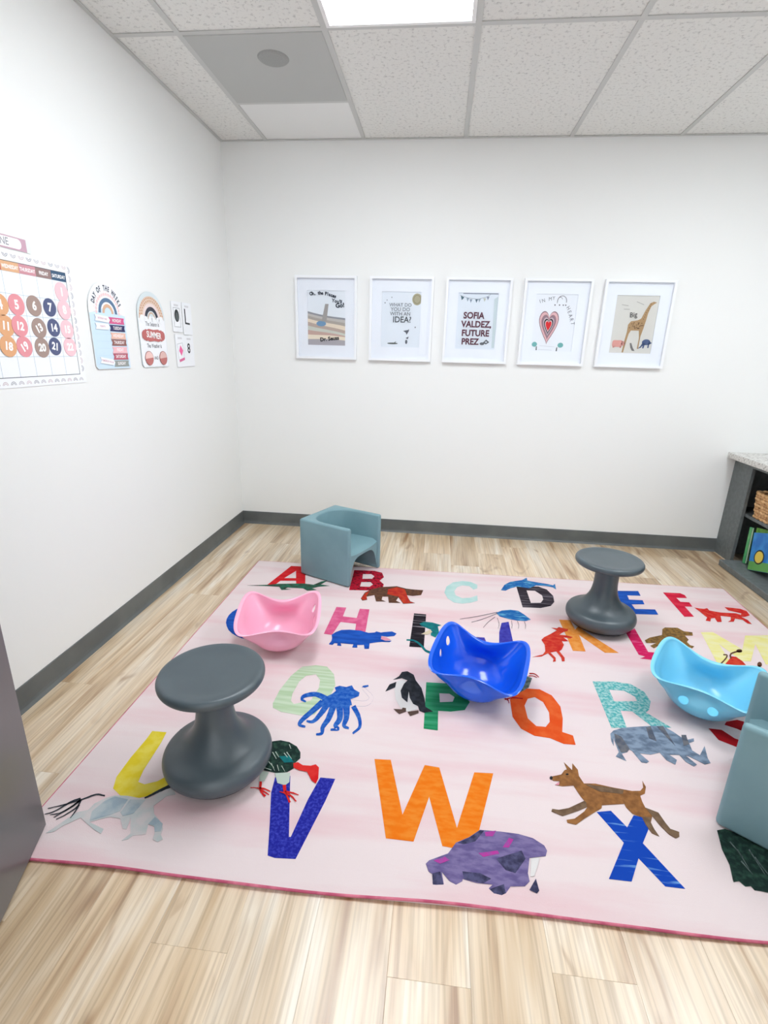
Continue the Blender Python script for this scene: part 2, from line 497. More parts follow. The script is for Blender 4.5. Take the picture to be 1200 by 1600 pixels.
# rug print outlines in metres on the floor: name, label, colour, layer, polygons, parent
RUG_PRINTS=[["letter","red letter A","red",1,[[[[0.538,-1.048],[0.597,-0.767],[0.686,-0.762],[0.75,-1.014],[0.701,-1.022],[0.683,-0.966],[0.595,-0.98],[0.58,-1.042]],[[0.606,-0.943],[0.646,-0.831],[0.674,-0.932]]]],None],
["letter","crimson letter B with dark flecks","crimson",1,[[[[0.99,-0.764],[1.112,-0.754],[1.161,-0.774],[1.179,-0.835],[1.159,-0.887],[1.188,-0.93],[1.188,-0.994],[1.154,-1.018],[1.005,-1.034]],[[1.05,-0.811],[1.099,-0.803],[1.122,-0.831],[1.113,-0.868],[1.057,-0.878]],[[1.057,-0.922],[1.11,-0.913],[1.128,-0.944],[1.112,-0.976],[1.058,-0.98]]]],None],
["letter","pale aqua letter C","paleaqua",1,[[[[1.724,-0.85],[1.687,-0.817],[1.639,-0.812],[1.584,-0.842],[1.546,-0.903],[1.534,-0.98],[1.551,-1.048],[1.584,-1.091],[1.628,-1.097],[1.679,-1.076],[1.713,-1.05],[1.715,-0.987],[1.676,-1.021],[1.63,-1.035],[1.596,-1.006],[1.589,-0.956],[1.606,-0.901],[1.637,-0.872],[1.677,-0.874],[1.698,-0.916],[1.721,-0.897]]]],None],
["letter","black and grey streaked letter D","charcoal",1,[[[[1.948,-0.837],[2.076,-0.816],[2.117,-0.848],[2.137,-0.926],[2.128,-0.998],[2.099,-1.049],[2.041,-1.081],[1.946,-1.088]],[[1.999,-0.878],[2.046,-0.875],[2.076,-0.929],[2.073,-0.979],[2.052,-1.021],[1.998,-1.032]]]],None],
["letter","blue letter E","blue",1,[[[[2.497,-0.803],[2.642,-0.783],[2.634,-0.844],[2.559,-0.851],[2.551,-0.904],[2.624,-0.9],[2.616,-0.949],[2.545,-0.961],[2.545,-1.013],[2.651,-1.002],[2.645,-1.059],[2.483,-1.076]]]],None],
["letter","crimson letter F","magred",1,[[[[2.78,-0.779],[2.876,-0.773],[2.892,-0.795],[2.887,-0.832],[2.828,-0.838],[2.829,-0.887],[2.876,-0.885],[2.87,-0.935],[2.828,-0.941],[2.825,-1.053],[2.774,-1.061]]]],None],
["letter","blue letter G","blue",1,[[[[0.743,-1.435],[0.751,-1.47],[0.751,-1.504],[0.744,-1.534],[0.732,-1.56],[0.713,-1.581],[0.69,-1.596],[0.664,-1.603],[0.635,-1.604],[0.604,-1.598],[0.574,-1.584],[0.545,-1.565],[0.518,-1.54],[0.496,-1.509],[0.478,-1.476],[0.467,-1.44],[0.463,-1.404],[0.466,-1.37],[0.477,-1.34],[0.495,-1.315],[0.52,-1.297],[0.55,-1.288],[0.583,-1.288],[0.617,-1.296],[0.651,-1.313],[0.682,-1.337],[0.708,-1.366],[0.729,-1.4]],[[0.684,-1.444],[0.687,-1.462],[0.685,-1.48],[0.678,-1.494],[0.667,-1.504],[0.652,-1.509],[0.635,-1.508],[0.618,-1.503],[0.602,-1.492],[0.589,-1.478],[0.58,-1.46],[0.576,-1.442],[0.577,-1.424],[0.584,-1.409],[0.596,-1.398],[0.611,-1.393],[0.628,-1.393],[0.646,-1.4],[0.662,-1.411],[0.675,-1.426]]]],None],
["letter","rose pink letter H","rose",1,[[[[0.974,-1.237],[1.026,-1.237],[1.025,-1.329],[1.096,-1.335],[1.097,-1.238],[1.147,-1.238],[1.158,-1.46],[1.108,-1.457],[1.102,-1.39],[1.024,-1.385],[1.007,-1.508],[0.967,-1.504]]]],None],
["letter","black letter I with white streaks","blackstripe",1,[[[[1.378,-1.243],[1.44,-1.244],[1.438,-1.551],[1.372,-1.554]]]],None],
["letter","indigo letter J","indigo",1,[[[[1.815,-1.273],[1.852,-1.256],[1.849,-1.461],[1.825,-1.532],[1.77,-1.558],[1.711,-1.53],[1.681,-1.425],[1.719,-1.424],[1.726,-1.469],[1.782,-1.471],[1.794,-1.366]]]],None],
["letter","orange letter K","orange",1,[[[[2.111,-1.195],[2.167,-1.19],[2.168,-1.284],[2.248,-1.158],[2.304,-1.162],[2.2,-1.273],[2.316,-1.464],[2.253,-1.472],[2.175,-1.332],[2.168,-1.474],[2.111,-1.477]]]],None],
["letter","magenta letter L","magenta",1,[[[[2.41,-1.277],[2.468,-1.226],[2.454,-1.436],[2.53,-1.436],[2.518,-1.493],[2.442,-1.499],[2.397,-1.496],[2.426,-1.477],[2.402,-1.465]]]],None],
["letter","pale yellow letter M","paleyellow",1,[[[[2.784,-1.214],[2.845,-1.202],[2.905,-1.348],[2.989,-1.214],[3.106,-1.193],[3.015,-1.443],[2.942,-1.462],[2.993,-1.29],[2.889,-1.445],[2.85,-1.45],[2.818,-1.316],[2.788,-1.484],[2.726,-1.493]]]],None],
["letter","pale green letter O with streaks","palegreen",1,[[[[0.886,-2.014],[0.888,-1.932],[0.906,-1.839],[0.934,-1.772],[0.989,-1.754],[1.038,-1.757],[1.077,-1.805],[1.097,-1.875],[1.089,-1.945],[1.055,-2.052],[1.006,-2.063],[0.931,-2.055],[0.894,-2.037]],[[0.943,-1.949],[0.949,-1.87],[0.967,-1.83],[1.004,-1.816],[1.029,-1.849],[1.036,-1.902],[1.022,-1.979],[0.965,-2.007],[0.949,-1.99]]]],None],
["letter","green letter P","green",1,[[[[1.456,-1.803],[1.535,-1.799],[1.601,-1.849],[1.625,-1.902],[1.604,-1.95],[1.552,-1.966],[1.505,-1.968],[1.504,-2.072],[1.454,-2.07]],[[1.509,-1.865],[1.548,-1.862],[1.568,-1.88],[1.56,-1.909],[1.511,-1.919]]]],None],
["letter","orange red letter Q","orangered",1,[[[[1.781,-1.865],[1.802,-1.826],[1.855,-1.786],[1.908,-1.784],[1.949,-1.816],[1.968,-1.879],[1.962,-1.946],[1.944,-2.019],[1.978,-2.032],[1.976,-2.077],[1.936,-2.078],[1.894,-2.056],[1.842,-2.052],[1.8,-2.022],[1.778,-1.963]],[[1.832,-1.893],[1.851,-1.85],[1.88,-1.836],[1.907,-1.862],[1.918,-1.92],[1.91,-1.972],[1.89,-2.001],[1.857,-2.001],[1.833,-1.964]]]],None],
["letter","mottled teal letter R","tealmottle",1,[[[[2.136,-1.7],[2.222,-1.688],[2.288,-1.695],[2.325,-1.741],[2.328,-1.798],[2.302,-1.851],[2.284,-1.868],[2.346,-1.941],[2.278,-1.95],[2.274,-1.939],[2.234,-1.869],[2.191,-1.871],[2.183,-1.965],[2.127,-1.973]],[[2.188,-1.746],[2.247,-1.744],[2.277,-1.777],[2.274,-1.805],[2.185,-1.818]]]],None],
["letter","dark red letter S","darkred",1,[[[[2.481,-1.926],[2.525,-1.928],[2.549,-1.967],[2.596,-1.991],[2.629,-1.949],[2.585,-1.914],[2.55,-1.898],[2.565,-1.88],[2.612,-1.863],[2.68,-1.887],[2.68,-1.949],[2.622,-2.016],[2.557,-2.025],[2.487,-1.983]]]],None],
["letter","yellow letter U","yellow",1,[[[[0.522,-2.211],[0.573,-2.21],[0.58,-2.256],[0.587,-2.376],[0.596,-2.42],[0.62,-2.426],[0.652,-2.41],[0.677,-2.38],[0.689,-2.304],[0.726,-2.299],[0.719,-2.389],[0.688,-2.422],[0.654,-2.464],[0.622,-2.477],[0.572,-2.473],[0.536,-2.452],[0.52,-2.411],[0.518,-2.333],[0.523,-2.252]]]],None],
["letter","deep blue letter V","royal",1,[[[[1.002,-2.348],[1.047,-2.336],[1.073,-2.433],[1.102,-2.539],[1.107,-2.539],[1.123,-2.414],[1.141,-2.33],[1.188,-2.329],[1.175,-2.413],[1.137,-2.598],[1.082,-2.602],[1.062,-2.598],[1.037,-2.506],[1.008,-2.405]]]],None],
["letter","bright orange letter W","brightorange",1,[[[[1.299,-2.233],[1.352,-2.229],[1.405,-2.429],[1.463,-2.236],[1.51,-2.24],[1.56,-2.452],[1.621,-2.245],[1.681,-2.241],[1.614,-2.479],[1.586,-2.511],[1.545,-2.514],[1.519,-2.512],[1.48,-2.357],[1.441,-2.509],[1.365,-2.509]]]],None],
["letter","blue letter X with white streaks","bluestreak",1,[[[[1.97,-2.346],[2.013,-2.336],[2.042,-2.387],[2.075,-2.343],[2.113,-2.35],[2.099,-2.388],[2.068,-2.433],[2.128,-2.55],[2.08,-2.55],[2.04,-2.48],[1.999,-2.548],[1.943,-2.548],[2.016,-2.438]]]],None],
["printed_crocodile","slender green crocodile print","dkgreen",2,[[[[0.432,-1.07],[0.539,-1.044],[0.597,-1.022],[0.738,-0.995],[0.795,-1.002],[0.83,-0.952],[0.863,-0.932],[0.835,-0.992],[0.887,-1.0],[0.828,-1.022],[0.797,-1.047],[0.828,-1.063],[0.778,-1.079],[0.749,-1.055],[0.663,-1.059],[0.652,-1.075],[0.687,-1.079],[0.637,-1.094],[0.612,-1.057],[0.544,-1.06]]]],None],
["printed_bear","walking brown and red bear print","bearbrown",2,[[[[1.085,-1.126],[1.096,-1.053],[1.126,-1.008],[1.176,-0.97],[1.265,-0.945],[1.321,-0.967],[1.357,-0.971],[1.416,-0.972],[1.406,-1.033],[1.361,-1.05],[1.326,-1.046],[1.352,-1.117],[1.378,-1.131],[1.316,-1.15],[1.285,-1.081],[1.275,-1.12],[1.302,-1.143],[1.239,-1.15],[1.228,-1.081],[1.198,-1.085],[1.198,-1.123],[1.221,-1.138],[1.17,-1.146],[1.152,-1.074],[1.112,-1.099],[1.121,-1.135],[1.097,-1.148]]]],None],
["red_patch",None,"bearred",3,[[[[1.219,-0.993],[1.266,-0.959],[1.313,-0.978],[1.331,-1.054],[1.348,-1.118],[1.374,-1.132],[1.317,-1.146],[1.284,-1.072],[1.221,-1.053]]],[[[1.087,-1.122],[1.101,-1.058],[1.12,-1.03],[1.111,-1.095],[1.118,-1.132],[1.099,-1.142]]]],23],
["printed_dolphin","blue leaping dolphin print","dolphin",2,[[[[1.853,-0.901],[1.882,-0.825],[1.921,-0.778],[1.994,-0.742],[2.028,-0.704],[2.025,-0.745],[2.08,-0.761],[2.138,-0.775],[2.165,-0.786],[2.18,-0.765],[2.171,-0.84],[2.157,-0.811],[2.119,-0.802],[2.066,-0.803],[2.018,-0.849],[1.954,-0.836],[1.91,-0.867],[1.879,-0.902]]]],None],
["printed_fox","red fox print","foxred",2,[[[[2.875,-0.947],[2.9,-0.953],[2.921,-0.954],[2.942,-0.943],[2.941,-0.969],[2.964,-0.977],[2.993,-0.984],[3.069,-0.98],[3.087,-0.993],[3.098,-0.976],[3.077,-0.965],[3.046,-0.952],[3.044,-0.915],[3.08,-0.917],[3.121,-0.923],[3.142,-0.943],[3.132,-0.991],[3.097,-1.013],[3.076,-1.017],[3.091,-1.048],[3.088,-1.089],[3.07,-1.086],[3.065,-1.049],[3.033,-1.041],[3.008,-1.077],[2.976,-1.084],[3.001,-1.062],[3.019,-1.026],[2.971,-1.022],[2.943,-1.09],[2.92,-1.093],[2.928,-1.051],[2.905,-1.06],[2.886,-1.094],[2.866,-1.088],[2.891,-1.051],[2.886,-1.03],[2.883,-0.99]]]],None],
["printed_hippo","blue hippopotamus print with open mouth","blue",2,[[[[1.005,-1.508],[1.02,-1.481],[1.043,-1.459],[1.08,-1.451],[1.134,-1.451],[1.174,-1.466],[1.202,-1.458],[1.209,-1.447],[1.231,-1.454],[1.251,-1.446],[1.283,-1.436],[1.306,-1.452],[1.297,-1.474],[1.266,-1.485],[1.237,-1.483],[1.238,-1.512],[1.26,-1.523],[1.288,-1.517],[1.281,-1.53],[1.245,-1.533],[1.22,-1.541],[1.191,-1.554],[1.194,-1.598],[1.174,-1.601],[1.167,-1.57],[1.137,-1.575],[1.141,-1.597],[1.118,-1.599],[1.119,-1.573],[1.06,-1.572],[1.068,-1.594],[1.048,-1.593],[1.047,-1.576],[1.032,-1.576],[1.027,-1.591],[1.009,-1.589],[1.015,-1.56],[1.013,-1.536]]]],None],
["mouth",None,"pinkmouth",3,[[[[1.237,-1.488],[1.262,-1.494],[1.284,-1.51],[1.259,-1.521],[1.239,-1.513]]]],27],
["printed_iguana","teal iguana print","teal",2,[[[[1.41,-1.342],[1.434,-1.32],[1.473,-1.322],[1.517,-1.342],[1.5,-1.355],[1.506,-1.407],[1.49,-1.459],[1.467,-1.443],[1.468,-1.392],[1.441,-1.375],[1.419,-1.362]]],[[[1.356,-1.505],[1.364,-1.505],[1.371,-1.505],[1.378,-1.504],[1.385,-1.505],[1.392,-1.508],[1.398,-1.513],[1.405,-1.519],[1.411,-1.527],[1.417,-1.535],[1.422,-1.542],[1.427,-1.55],[1.431,-1.558],[1.434,-1.566],[1.439,-1.574],[1.444,-1.582],[1.45,-1.587],[1.456,-1.591],[1.463,-1.595],[1.469,-1.598],[1.475,-1.601],[1.479,-1.583],[1.472,-1.58],[1.466,-1.577],[1.46,-1.574],[1.454,-1.571],[1.449,-1.567],[1.445,-1.561],[1.442,-1.555],[1.438,-1.547],[1.433,-1.538],[1.428,-1.53],[1.422,-1.522],[1.416,-1.514],[1.409,-1.506],[1.401,-1.5],[1.394,-1.495],[1.386,-1.492],[1.378,-1.492],[1.371,-1.492],[1.364,-1.493],[1.356,-1.493]]]],None],
["belly_patch",None,"cream",3,[[[[1.422,-1.44],[1.442,-1.416],[1.463,-1.393],[1.474,-1.412],[1.453,-1.44]]]],29],
["printed_jellyfish","blue domed jellyfish print","dolphin",2,[[[[1.799,-1.173],[1.832,-1.143],[1.877,-1.127],[1.918,-1.134],[1.942,-1.17],[1.967,-1.217],[1.938,-1.236],[1.898,-1.237],[1.852,-1.226],[1.813,-1.208]]]],None],
["tentacles",None,"greyline",3,[[[[1.806,-1.164],[1.784,-1.176],[1.762,-1.189],[1.741,-1.201],[1.72,-1.213],[1.7,-1.224],[1.681,-1.233],[1.662,-1.242],[1.645,-1.25],[1.627,-1.257],[1.61,-1.266],[1.61,-1.269],[1.627,-1.261],[1.645,-1.253],[1.663,-1.246],[1.681,-1.237],[1.7,-1.228],[1.72,-1.217],[1.741,-1.206],[1.762,-1.193],[1.784,-1.181],[1.806,-1.169]]],[[[1.804,-1.176],[1.787,-1.192],[1.769,-1.208],[1.752,-1.224],[1.736,-1.238],[1.721,-1.25],[1.708,-1.26],[1.697,-1.268],[1.687,-1.275],[1.677,-1.281],[1.666,-1.288],[1.667,-1.292],[1.677,-1.285],[1.687,-1.278],[1.698,-1.272],[1.709,-1.264],[1.722,-1.254],[1.736,-1.242],[1.752,-1.228],[1.77,-1.212],[1.788,-1.196],[1.805,-1.181]]],[[[1.788,-1.216],[1.78,-1.228],[1.771,-1.24],[1.763,-1.252],[1.755,-1.264],[1.748,-1.276],[1.741,-1.288],[1.736,-1.299],[1.731,-1.31],[1.726,-1.321],[1.72,-1.332],[1.722,-1.334],[1.727,-1.323],[1.732,-1.312],[1.737,-1.301],[1.743,-1.29],[1.749,-1.279],[1.756,-1.267],[1.764,-1.256],[1.772,-1.244],[1.781,-1.232],[1.789,-1.22]]],[[[1.798,-1.229],[1.799,-1.241],[1.8,-1.253],[1.801,-1.265],[1.801,-1.276],[1.801,-1.287],[1.8,-1.296],[1.798,-1.306],[1.796,-1.315],[1.793,-1.324],[1.791,-1.333],[1.792,-1.333],[1.794,-1.324],[1.797,-1.316],[1.8,-1.306],[1.802,-1.297],[1.803,-1.286],[1.804,-1.275],[1.803,-1.263],[1.802,-1.251],[1.801,-1.239],[1.801,-1.227]]],[[[1.867,-1.242],[1.866,-1.252],[1.866,-1.261],[1.865,-1.271],[1.864,-1.28],[1.864,-1.288],[1.863,-1.296],[1.861,-1.303],[1.86,-1.31],[1.859,-1.316],[1.858,-1.323],[1.859,-1.323],[1.861,-1.316],[1.862,-1.31],[1.863,-1.303],[1.865,-1.296],[1.866,-1.288],[1.867,-1.279],[1.867,-1.27],[1.868,-1.26],[1.868,-1.251],[1.869,-1.241]]],[[[1.895,-1.244],[1.896,-1.252],[1.896,-1.26],[1.897,-1.268],[1.897,-1.276],[1.897,-1.284],[1.896,-1.29],[1.895,-1.297],[1.893,-1.304],[1.891,-1.311],[1.89,-1.318],[1.891,-1.318],[1.893,-1.311],[1.895,-1.304],[1.896,-1.298],[1.898,-1.29],[1.899,-1.283],[1.899,-1.275],[1.899,-1.267],[1.899,-1.258],[1.898,-1.25],[1.898,-1.242]]],[[[1.93,-1.244],[1.93,-1.251],[1.93,-1.258],[1.931,-1.265],[1.931,-1.272],[1.93,-1.278],[1.93,-1.285],[1.928,-1.292],[1.927,-1.299],[1.926,-1.306],[1.924,-1.313],[1.926,-1.313],[1.927,-1.306],[1.929,-1.299],[1.93,-1.292],[1.932,-1.285],[1.933,-1.278],[1.933,-1.27],[1.933,-1.263],[1.933,-1.256],[1.933,-1.249],[1.932,-1.242]]]],31],
["printed_kangaroo","red kangaroo print","kred",2,[[[[2.054,-1.283],[2.081,-1.285],[2.093,-1.271],[2.135,-1.286],[2.129,-1.302],[2.104,-1.317],[2.08,-1.344],[2.11,-1.346],[2.139,-1.358],[2.124,-1.372],[2.093,-1.365],[2.11,-1.397],[2.091,-1.402],[2.079,-1.401],[2.081,-1.434],[2.063,-1.474],[2.048,-1.492],[2.06,-1.541],[2.054,-1.569],[2.042,-1.571],[2.045,-1.543],[2.034,-1.494],[2.005,-1.508],[2.02,-1.547],[2.015,-1.575],[2.001,-1.581],[2.009,-1.558],[1.993,-1.515],[1.959,-1.546],[1.918,-1.556],[1.968,-1.529],[1.984,-1.501],[1.992,-1.447],[1.985,-1.404],[2.002,-1.379],[2.038,-1.345],[2.077,-1.304]]]],None],
["printed_lion","golden brown lion print","lion",2,[[[[2.476,-1.335],[2.509,-1.306],[2.579,-1.272],[2.604,-1.213],[2.624,-1.194],[2.686,-1.187],[2.703,-1.218],[2.741,-1.222],[2.729,-1.254],[2.69,-1.26],[2.69,-1.298],[2.673,-1.319],[2.675,-1.347],[2.69,-1.355],[2.672,-1.374],[2.653,-1.355],[2.589,-1.36],[2.542,-1.358],[2.492,-1.401],[2.484,-1.38],[2.521,-1.352],[2.475,-1.358]]]],None],
["printed_monkey","red figure print with thin dark limbs","kred",2,[[[[2.751,-1.496],[2.801,-1.441],[2.823,-1.417],[2.84,-1.419],[2.85,-1.45],[2.848,-1.491],[2.778,-1.586],[2.719,-1.594]]]],None],
["limbs",None,"bearbrown",3,[[[[2.739,-1.494],[2.748,-1.484],[2.757,-1.475],[2.766,-1.465],[2.775,-1.456],[2.783,-1.447],[2.79,-1.439],[2.796,-1.431],[2.802,-1.423],[2.806,-1.416],[2.809,-1.408],[2.808,-1.404],[2.805,-1.403],[2.801,-1.404],[2.796,-1.404],[2.793,-1.404],[2.788,-1.414],[2.792,-1.414],[2.796,-1.413],[2.799,-1.413],[2.802,-1.414],[2.802,-1.414],[2.801,-1.416],[2.798,-1.42],[2.793,-1.426],[2.788,-1.434],[2.781,-1.441],[2.774,-1.449],[2.766,-1.458],[2.757,-1.467],[2.747,-1.477],[2.739,-1.486]]],[[[2.813,-1.435],[2.816,-1.427],[2.82,-1.419],[2.822,-1.412],[2.825,-1.407],[2.828,-1.403],[2.833,-1.398],[2.84,-1.393],[2.849,-1.388],[2.857,-1.383],[2.864,-1.38],[2.869,-1.378],[2.873,-1.377],[2.877,-1.376],[2.881,-1.376],[2.886,-1.376],[2.892,-1.364],[2.888,-1.365],[2.884,-1.364],[2.88,-1.364],[2.875,-1.365],[2.869,-1.368],[2.861,-1.371],[2.853,-1.376],[2.844,-1.381],[2.835,-1.388],[2.827,-1.395],[2.82,-1.405],[2.814,-1.414],[2.811,-1.423],[2.808,-1.43],[2.804,-1.437]]],[[[2.896,-1.363],[2.89,-1.371],[2.882,-1.377],[2.874,-1.38],[2.868,-1.379],[2.866,-1.374],[2.868,-1.367],[2.874,-1.359],[2.882,-1.353],[2.89,-1.35],[2.896,-1.351],[2.898,-1.356]]],[[[2.923,-1.466],[2.916,-1.477],[2.907,-1.485],[2.901,-1.488],[2.897,-1.486],[2.897,-1.479],[2.902,-1.469],[2.909,-1.458],[2.917,-1.45],[2.924,-1.446],[2.928,-1.448],[2.927,-1.456]]],[[[2.907,-1.472],[2.897,-1.484],[2.887,-1.496],[2.878,-1.507],[2.87,-1.516],[2.863,-1.522],[2.855,-1.525],[2.846,-1.527],[2.837,-1.527],[2.828,-1.526],[2.819,-1.527],[2.809,-1.544],[2.819,-1.543],[2.828,-1.543],[2.838,-1.542],[2.848,-1.54],[2.859,-1.535],[2.87,-1.526],[2.881,-1.514],[2.891,-1.501],[2.9,-1.489],[2.91,-1.477]]]],35],
["printed_octopus","blue octopus print with curling arms","octo",2,[[[[1.097,-1.889],[1.114,-1.876],[1.142,-1.88],[1.162,-1.866],[1.175,-1.89],[1.199,-1.906],[1.199,-1.928],[1.171,-1.95],[1.182,-1.981],[1.154,-2.0],[1.102,-2.007],[1.057,-1.994],[1.07,-1.956],[1.096,-1.927],[1.106,-1.909]]],[[[1.084,-1.947],[1.074,-1.942],[1.064,-1.937],[1.054,-1.932],[1.043,-1.928],[1.032,-1.926],[1.021,-1.927],[1.011,-1.93],[1.002,-1.935],[0.994,-1.94],[0.988,-1.945],[0.984,-1.95],[0.981,-1.957],[0.98,-1.964],[0.981,-1.971],[0.983,-1.979],[0.988,-1.985],[0.993,-1.987],[0.998,-1.989],[1.002,-1.991],[1.006,-1.992],[1.007,-1.984],[1.003,-1.981],[0.998,-1.978],[0.994,-1.976],[0.991,-1.973],[0.992,-1.973],[0.992,-1.973],[0.993,-1.972],[0.994,-1.969],[0.996,-1.967],[0.999,-1.964],[1.004,-1.961],[1.011,-1.958],[1.019,-1.956],[1.028,-1.954],[1.036,-1.954],[1.043,-1.957],[1.052,-1.961],[1.061,-1.966],[1.071,-1.973],[1.081,-1.978]]],[[[1.059,-1.968],[1.054,-1.979],[1.05,-1.989],[1.045,-2.0],[1.041,-2.01],[1.036,-2.021],[1.031,-2.033],[1.025,-2.046],[1.019,-2.058],[1.014,-2.07],[1.011,-2.08],[1.008,-2.089],[1.007,-2.096],[1.007,-2.103],[1.008,-2.11],[1.012,-2.117],[1.018,-2.121],[1.024,-2.122],[1.029,-2.123],[1.034,-2.123],[1.039,-2.123],[1.038,-2.114],[1.033,-2.112],[1.028,-2.111],[1.023,-2.11],[1.019,-2.108],[1.019,-2.108],[1.02,-2.108],[1.02,-2.107],[1.021,-2.104],[1.023,-2.1],[1.025,-2.093],[1.029,-2.085],[1.035,-2.075],[1.041,-2.063],[1.048,-2.052],[1.054,-2.041],[1.059,-2.031],[1.065,-2.021],[1.07,-2.012],[1.075,-2.002],[1.081,-1.993]]],[[[1.078,-1.985],[1.075,-1.998],[1.073,-2.01],[1.071,-2.022],[1.069,-2.033],[1.067,-2.043],[1.064,-2.052],[1.062,-2.062],[1.06,-2.07],[1.057,-2.077],[1.055,-2.081],[1.052,-2.084],[1.049,-2.085],[1.044,-2.085],[1.039,-2.085],[1.034,-2.085],[1.036,-2.095],[1.041,-2.096],[1.046,-2.098],[1.051,-2.099],[1.058,-2.098],[1.063,-2.096],[1.068,-2.09],[1.073,-2.083],[1.077,-2.074],[1.08,-2.065],[1.084,-2.056],[1.087,-2.046],[1.091,-2.036],[1.094,-2.024],[1.097,-2.013],[1.1,-2.002]]],[[[1.101,-1.993],[1.101,-2.008],[1.101,-2.023],[1.101,-2.037],[1.1,-2.05],[1.1,-2.062],[1.099,-2.071],[1.097,-2.08],[1.095,-2.089],[1.093,-2.098],[1.092,-2.108],[1.092,-2.118],[1.094,-2.126],[1.096,-2.132],[1.097,-2.136],[1.098,-2.137],[1.097,-2.139],[1.094,-2.141],[1.091,-2.143],[1.086,-2.144],[1.083,-2.147],[1.086,-2.155],[1.09,-2.154],[1.094,-2.154],[1.099,-2.153],[1.104,-2.151],[1.108,-2.146],[1.109,-2.139],[1.109,-2.131],[1.108,-2.125],[1.107,-2.119],[1.107,-2.114],[1.109,-2.109],[1.111,-2.102],[1.114,-2.093],[1.118,-2.083],[1.12,-2.072],[1.122,-2.059],[1.123,-2.046],[1.124,-2.031],[1.125,-2.017],[1.126,-2.003]]],[[[1.125,-1.998],[1.128,-2.012],[1.133,-2.026],[1.136,-2.039],[1.139,-2.051],[1.14,-2.059],[1.14,-2.066],[1.139,-2.072],[1.137,-2.079],[1.135,-2.087],[1.134,-2.098],[1.139,-2.109],[1.145,-2.114],[1.149,-2.117],[1.151,-2.117],[1.15,-2.109],[1.15,-2.109],[1.146,-2.111],[1.14,-2.113],[1.134,-2.114],[1.128,-2.116],[1.13,-2.126],[1.136,-2.125],[1.143,-2.124],[1.149,-2.124],[1.155,-2.123],[1.16,-2.119],[1.158,-2.106],[1.154,-2.102],[1.15,-2.099],[1.149,-2.097],[1.15,-2.098],[1.15,-2.098],[1.153,-2.093],[1.156,-2.086],[1.159,-2.076],[1.161,-2.063],[1.16,-2.049],[1.158,-2.035],[1.155,-2.021],[1.152,-2.006],[1.149,-1.992]]],[[[1.148,-1.986],[1.151,-2.0],[1.155,-2.014],[1.158,-2.027],[1.161,-2.04],[1.163,-2.05],[1.164,-2.059],[1.164,-2.068],[1.164,-2.077],[1.164,-2.087],[1.166,-2.097],[1.172,-2.105],[1.178,-2.108],[1.183,-2.109],[1.187,-2.109],[1.192,-2.11],[1.192,-2.101],[1.188,-2.098],[1.183,-2.096],[1.18,-2.094],[1.178,-2.092],[1.178,-2.091],[1.178,-2.089],[1.18,-2.083],[1.181,-2.075],[1.183,-2.064],[1.183,-2.051],[1.182,-2.038],[1.181,-2.024],[1.178,-2.01],[1.176,-1.995],[1.174,-1.981]]],[[[1.181,-1.995],[1.188,-2.007],[1.195,-2.018],[1.202,-2.029],[1.207,-2.039],[1.212,-2.048],[1.216,-2.058],[1.219,-2.067],[1.221,-2.076],[1.223,-2.084],[1.223,-2.091],[1.222,-2.098],[1.219,-2.104],[1.215,-2.111],[1.21,-2.118],[1.207,-2.126],[1.212,-2.132],[1.216,-2.126],[1.221,-2.12],[1.226,-2.113],[1.231,-2.105],[1.234,-2.095],[1.234,-2.085],[1.233,-2.074],[1.231,-2.063],[1.228,-2.052],[1.224,-2.04],[1.22,-2.028],[1.214,-2.016],[1.208,-2.004],[1.201,-1.992],[1.195,-1.98]]],[[[1.172,-1.988],[1.185,-1.986],[1.198,-1.986],[1.212,-1.985],[1.225,-1.983],[1.236,-1.98],[1.245,-1.972],[1.252,-1.963],[1.255,-1.952],[1.257,-1.942],[1.257,-1.93],[1.254,-1.918],[1.248,-1.91],[1.243,-1.903],[1.237,-1.898],[1.232,-1.892],[1.227,-1.886],[1.222,-1.881],[1.217,-1.876],[1.214,-1.872],[1.213,-1.873],[1.213,-1.875],[1.215,-1.872],[1.219,-1.87],[1.224,-1.867],[1.229,-1.863],[1.226,-1.854],[1.221,-1.856],[1.216,-1.858],[1.211,-1.86],[1.206,-1.863],[1.203,-1.872],[1.206,-1.882],[1.21,-1.889],[1.215,-1.896],[1.22,-1.902],[1.225,-1.908],[1.229,-1.914],[1.234,-1.92],[1.238,-1.926],[1.241,-1.93],[1.241,-1.931],[1.24,-1.934],[1.239,-1.939],[1.236,-1.944],[1.233,-1.948],[1.228,-1.951],[1.22,-1.953],[1.209,-1.954],[1.195,-1.953],[1.181,-1.953],[1.167,-1.953]]]],None],
["printed_penguin","black and white penguin print","offwhite",2,[[[[1.336,-1.814],[1.368,-1.8],[1.388,-1.842],[1.42,-1.947],[1.432,-1.969],[1.392,-1.99],[1.365,-1.974],[1.342,-1.926],[1.332,-1.868]]]],None],
["back_and_wings",None,"black",3,[[[[1.322,-1.807],[1.344,-1.78],[1.353,-1.75],[1.376,-1.742],[1.403,-1.762],[1.413,-1.798],[1.438,-1.844],[1.453,-1.91],[1.457,-1.954],[1.486,-1.977],[1.453,-1.987],[1.435,-1.98],[1.429,-1.954],[1.41,-1.944],[1.395,-1.91],[1.389,-1.873],[1.388,-1.939],[1.365,-1.914],[1.357,-1.873],[1.367,-1.828],[1.38,-1.803],[1.356,-1.791]]],[[[1.298,-1.886],[1.31,-1.84],[1.336,-1.819],[1.334,-1.855]]]],38],
["feet",None,"footbrown",3,[[[[1.339,-1.983],[1.37,-1.981],[1.372,-1.971],[1.385,-1.972],[1.386,-1.991],[1.362,-2.008]]],[[[1.392,-1.992],[1.432,-1.977],[1.433,-1.992],[1.403,-2.013]]]],38],
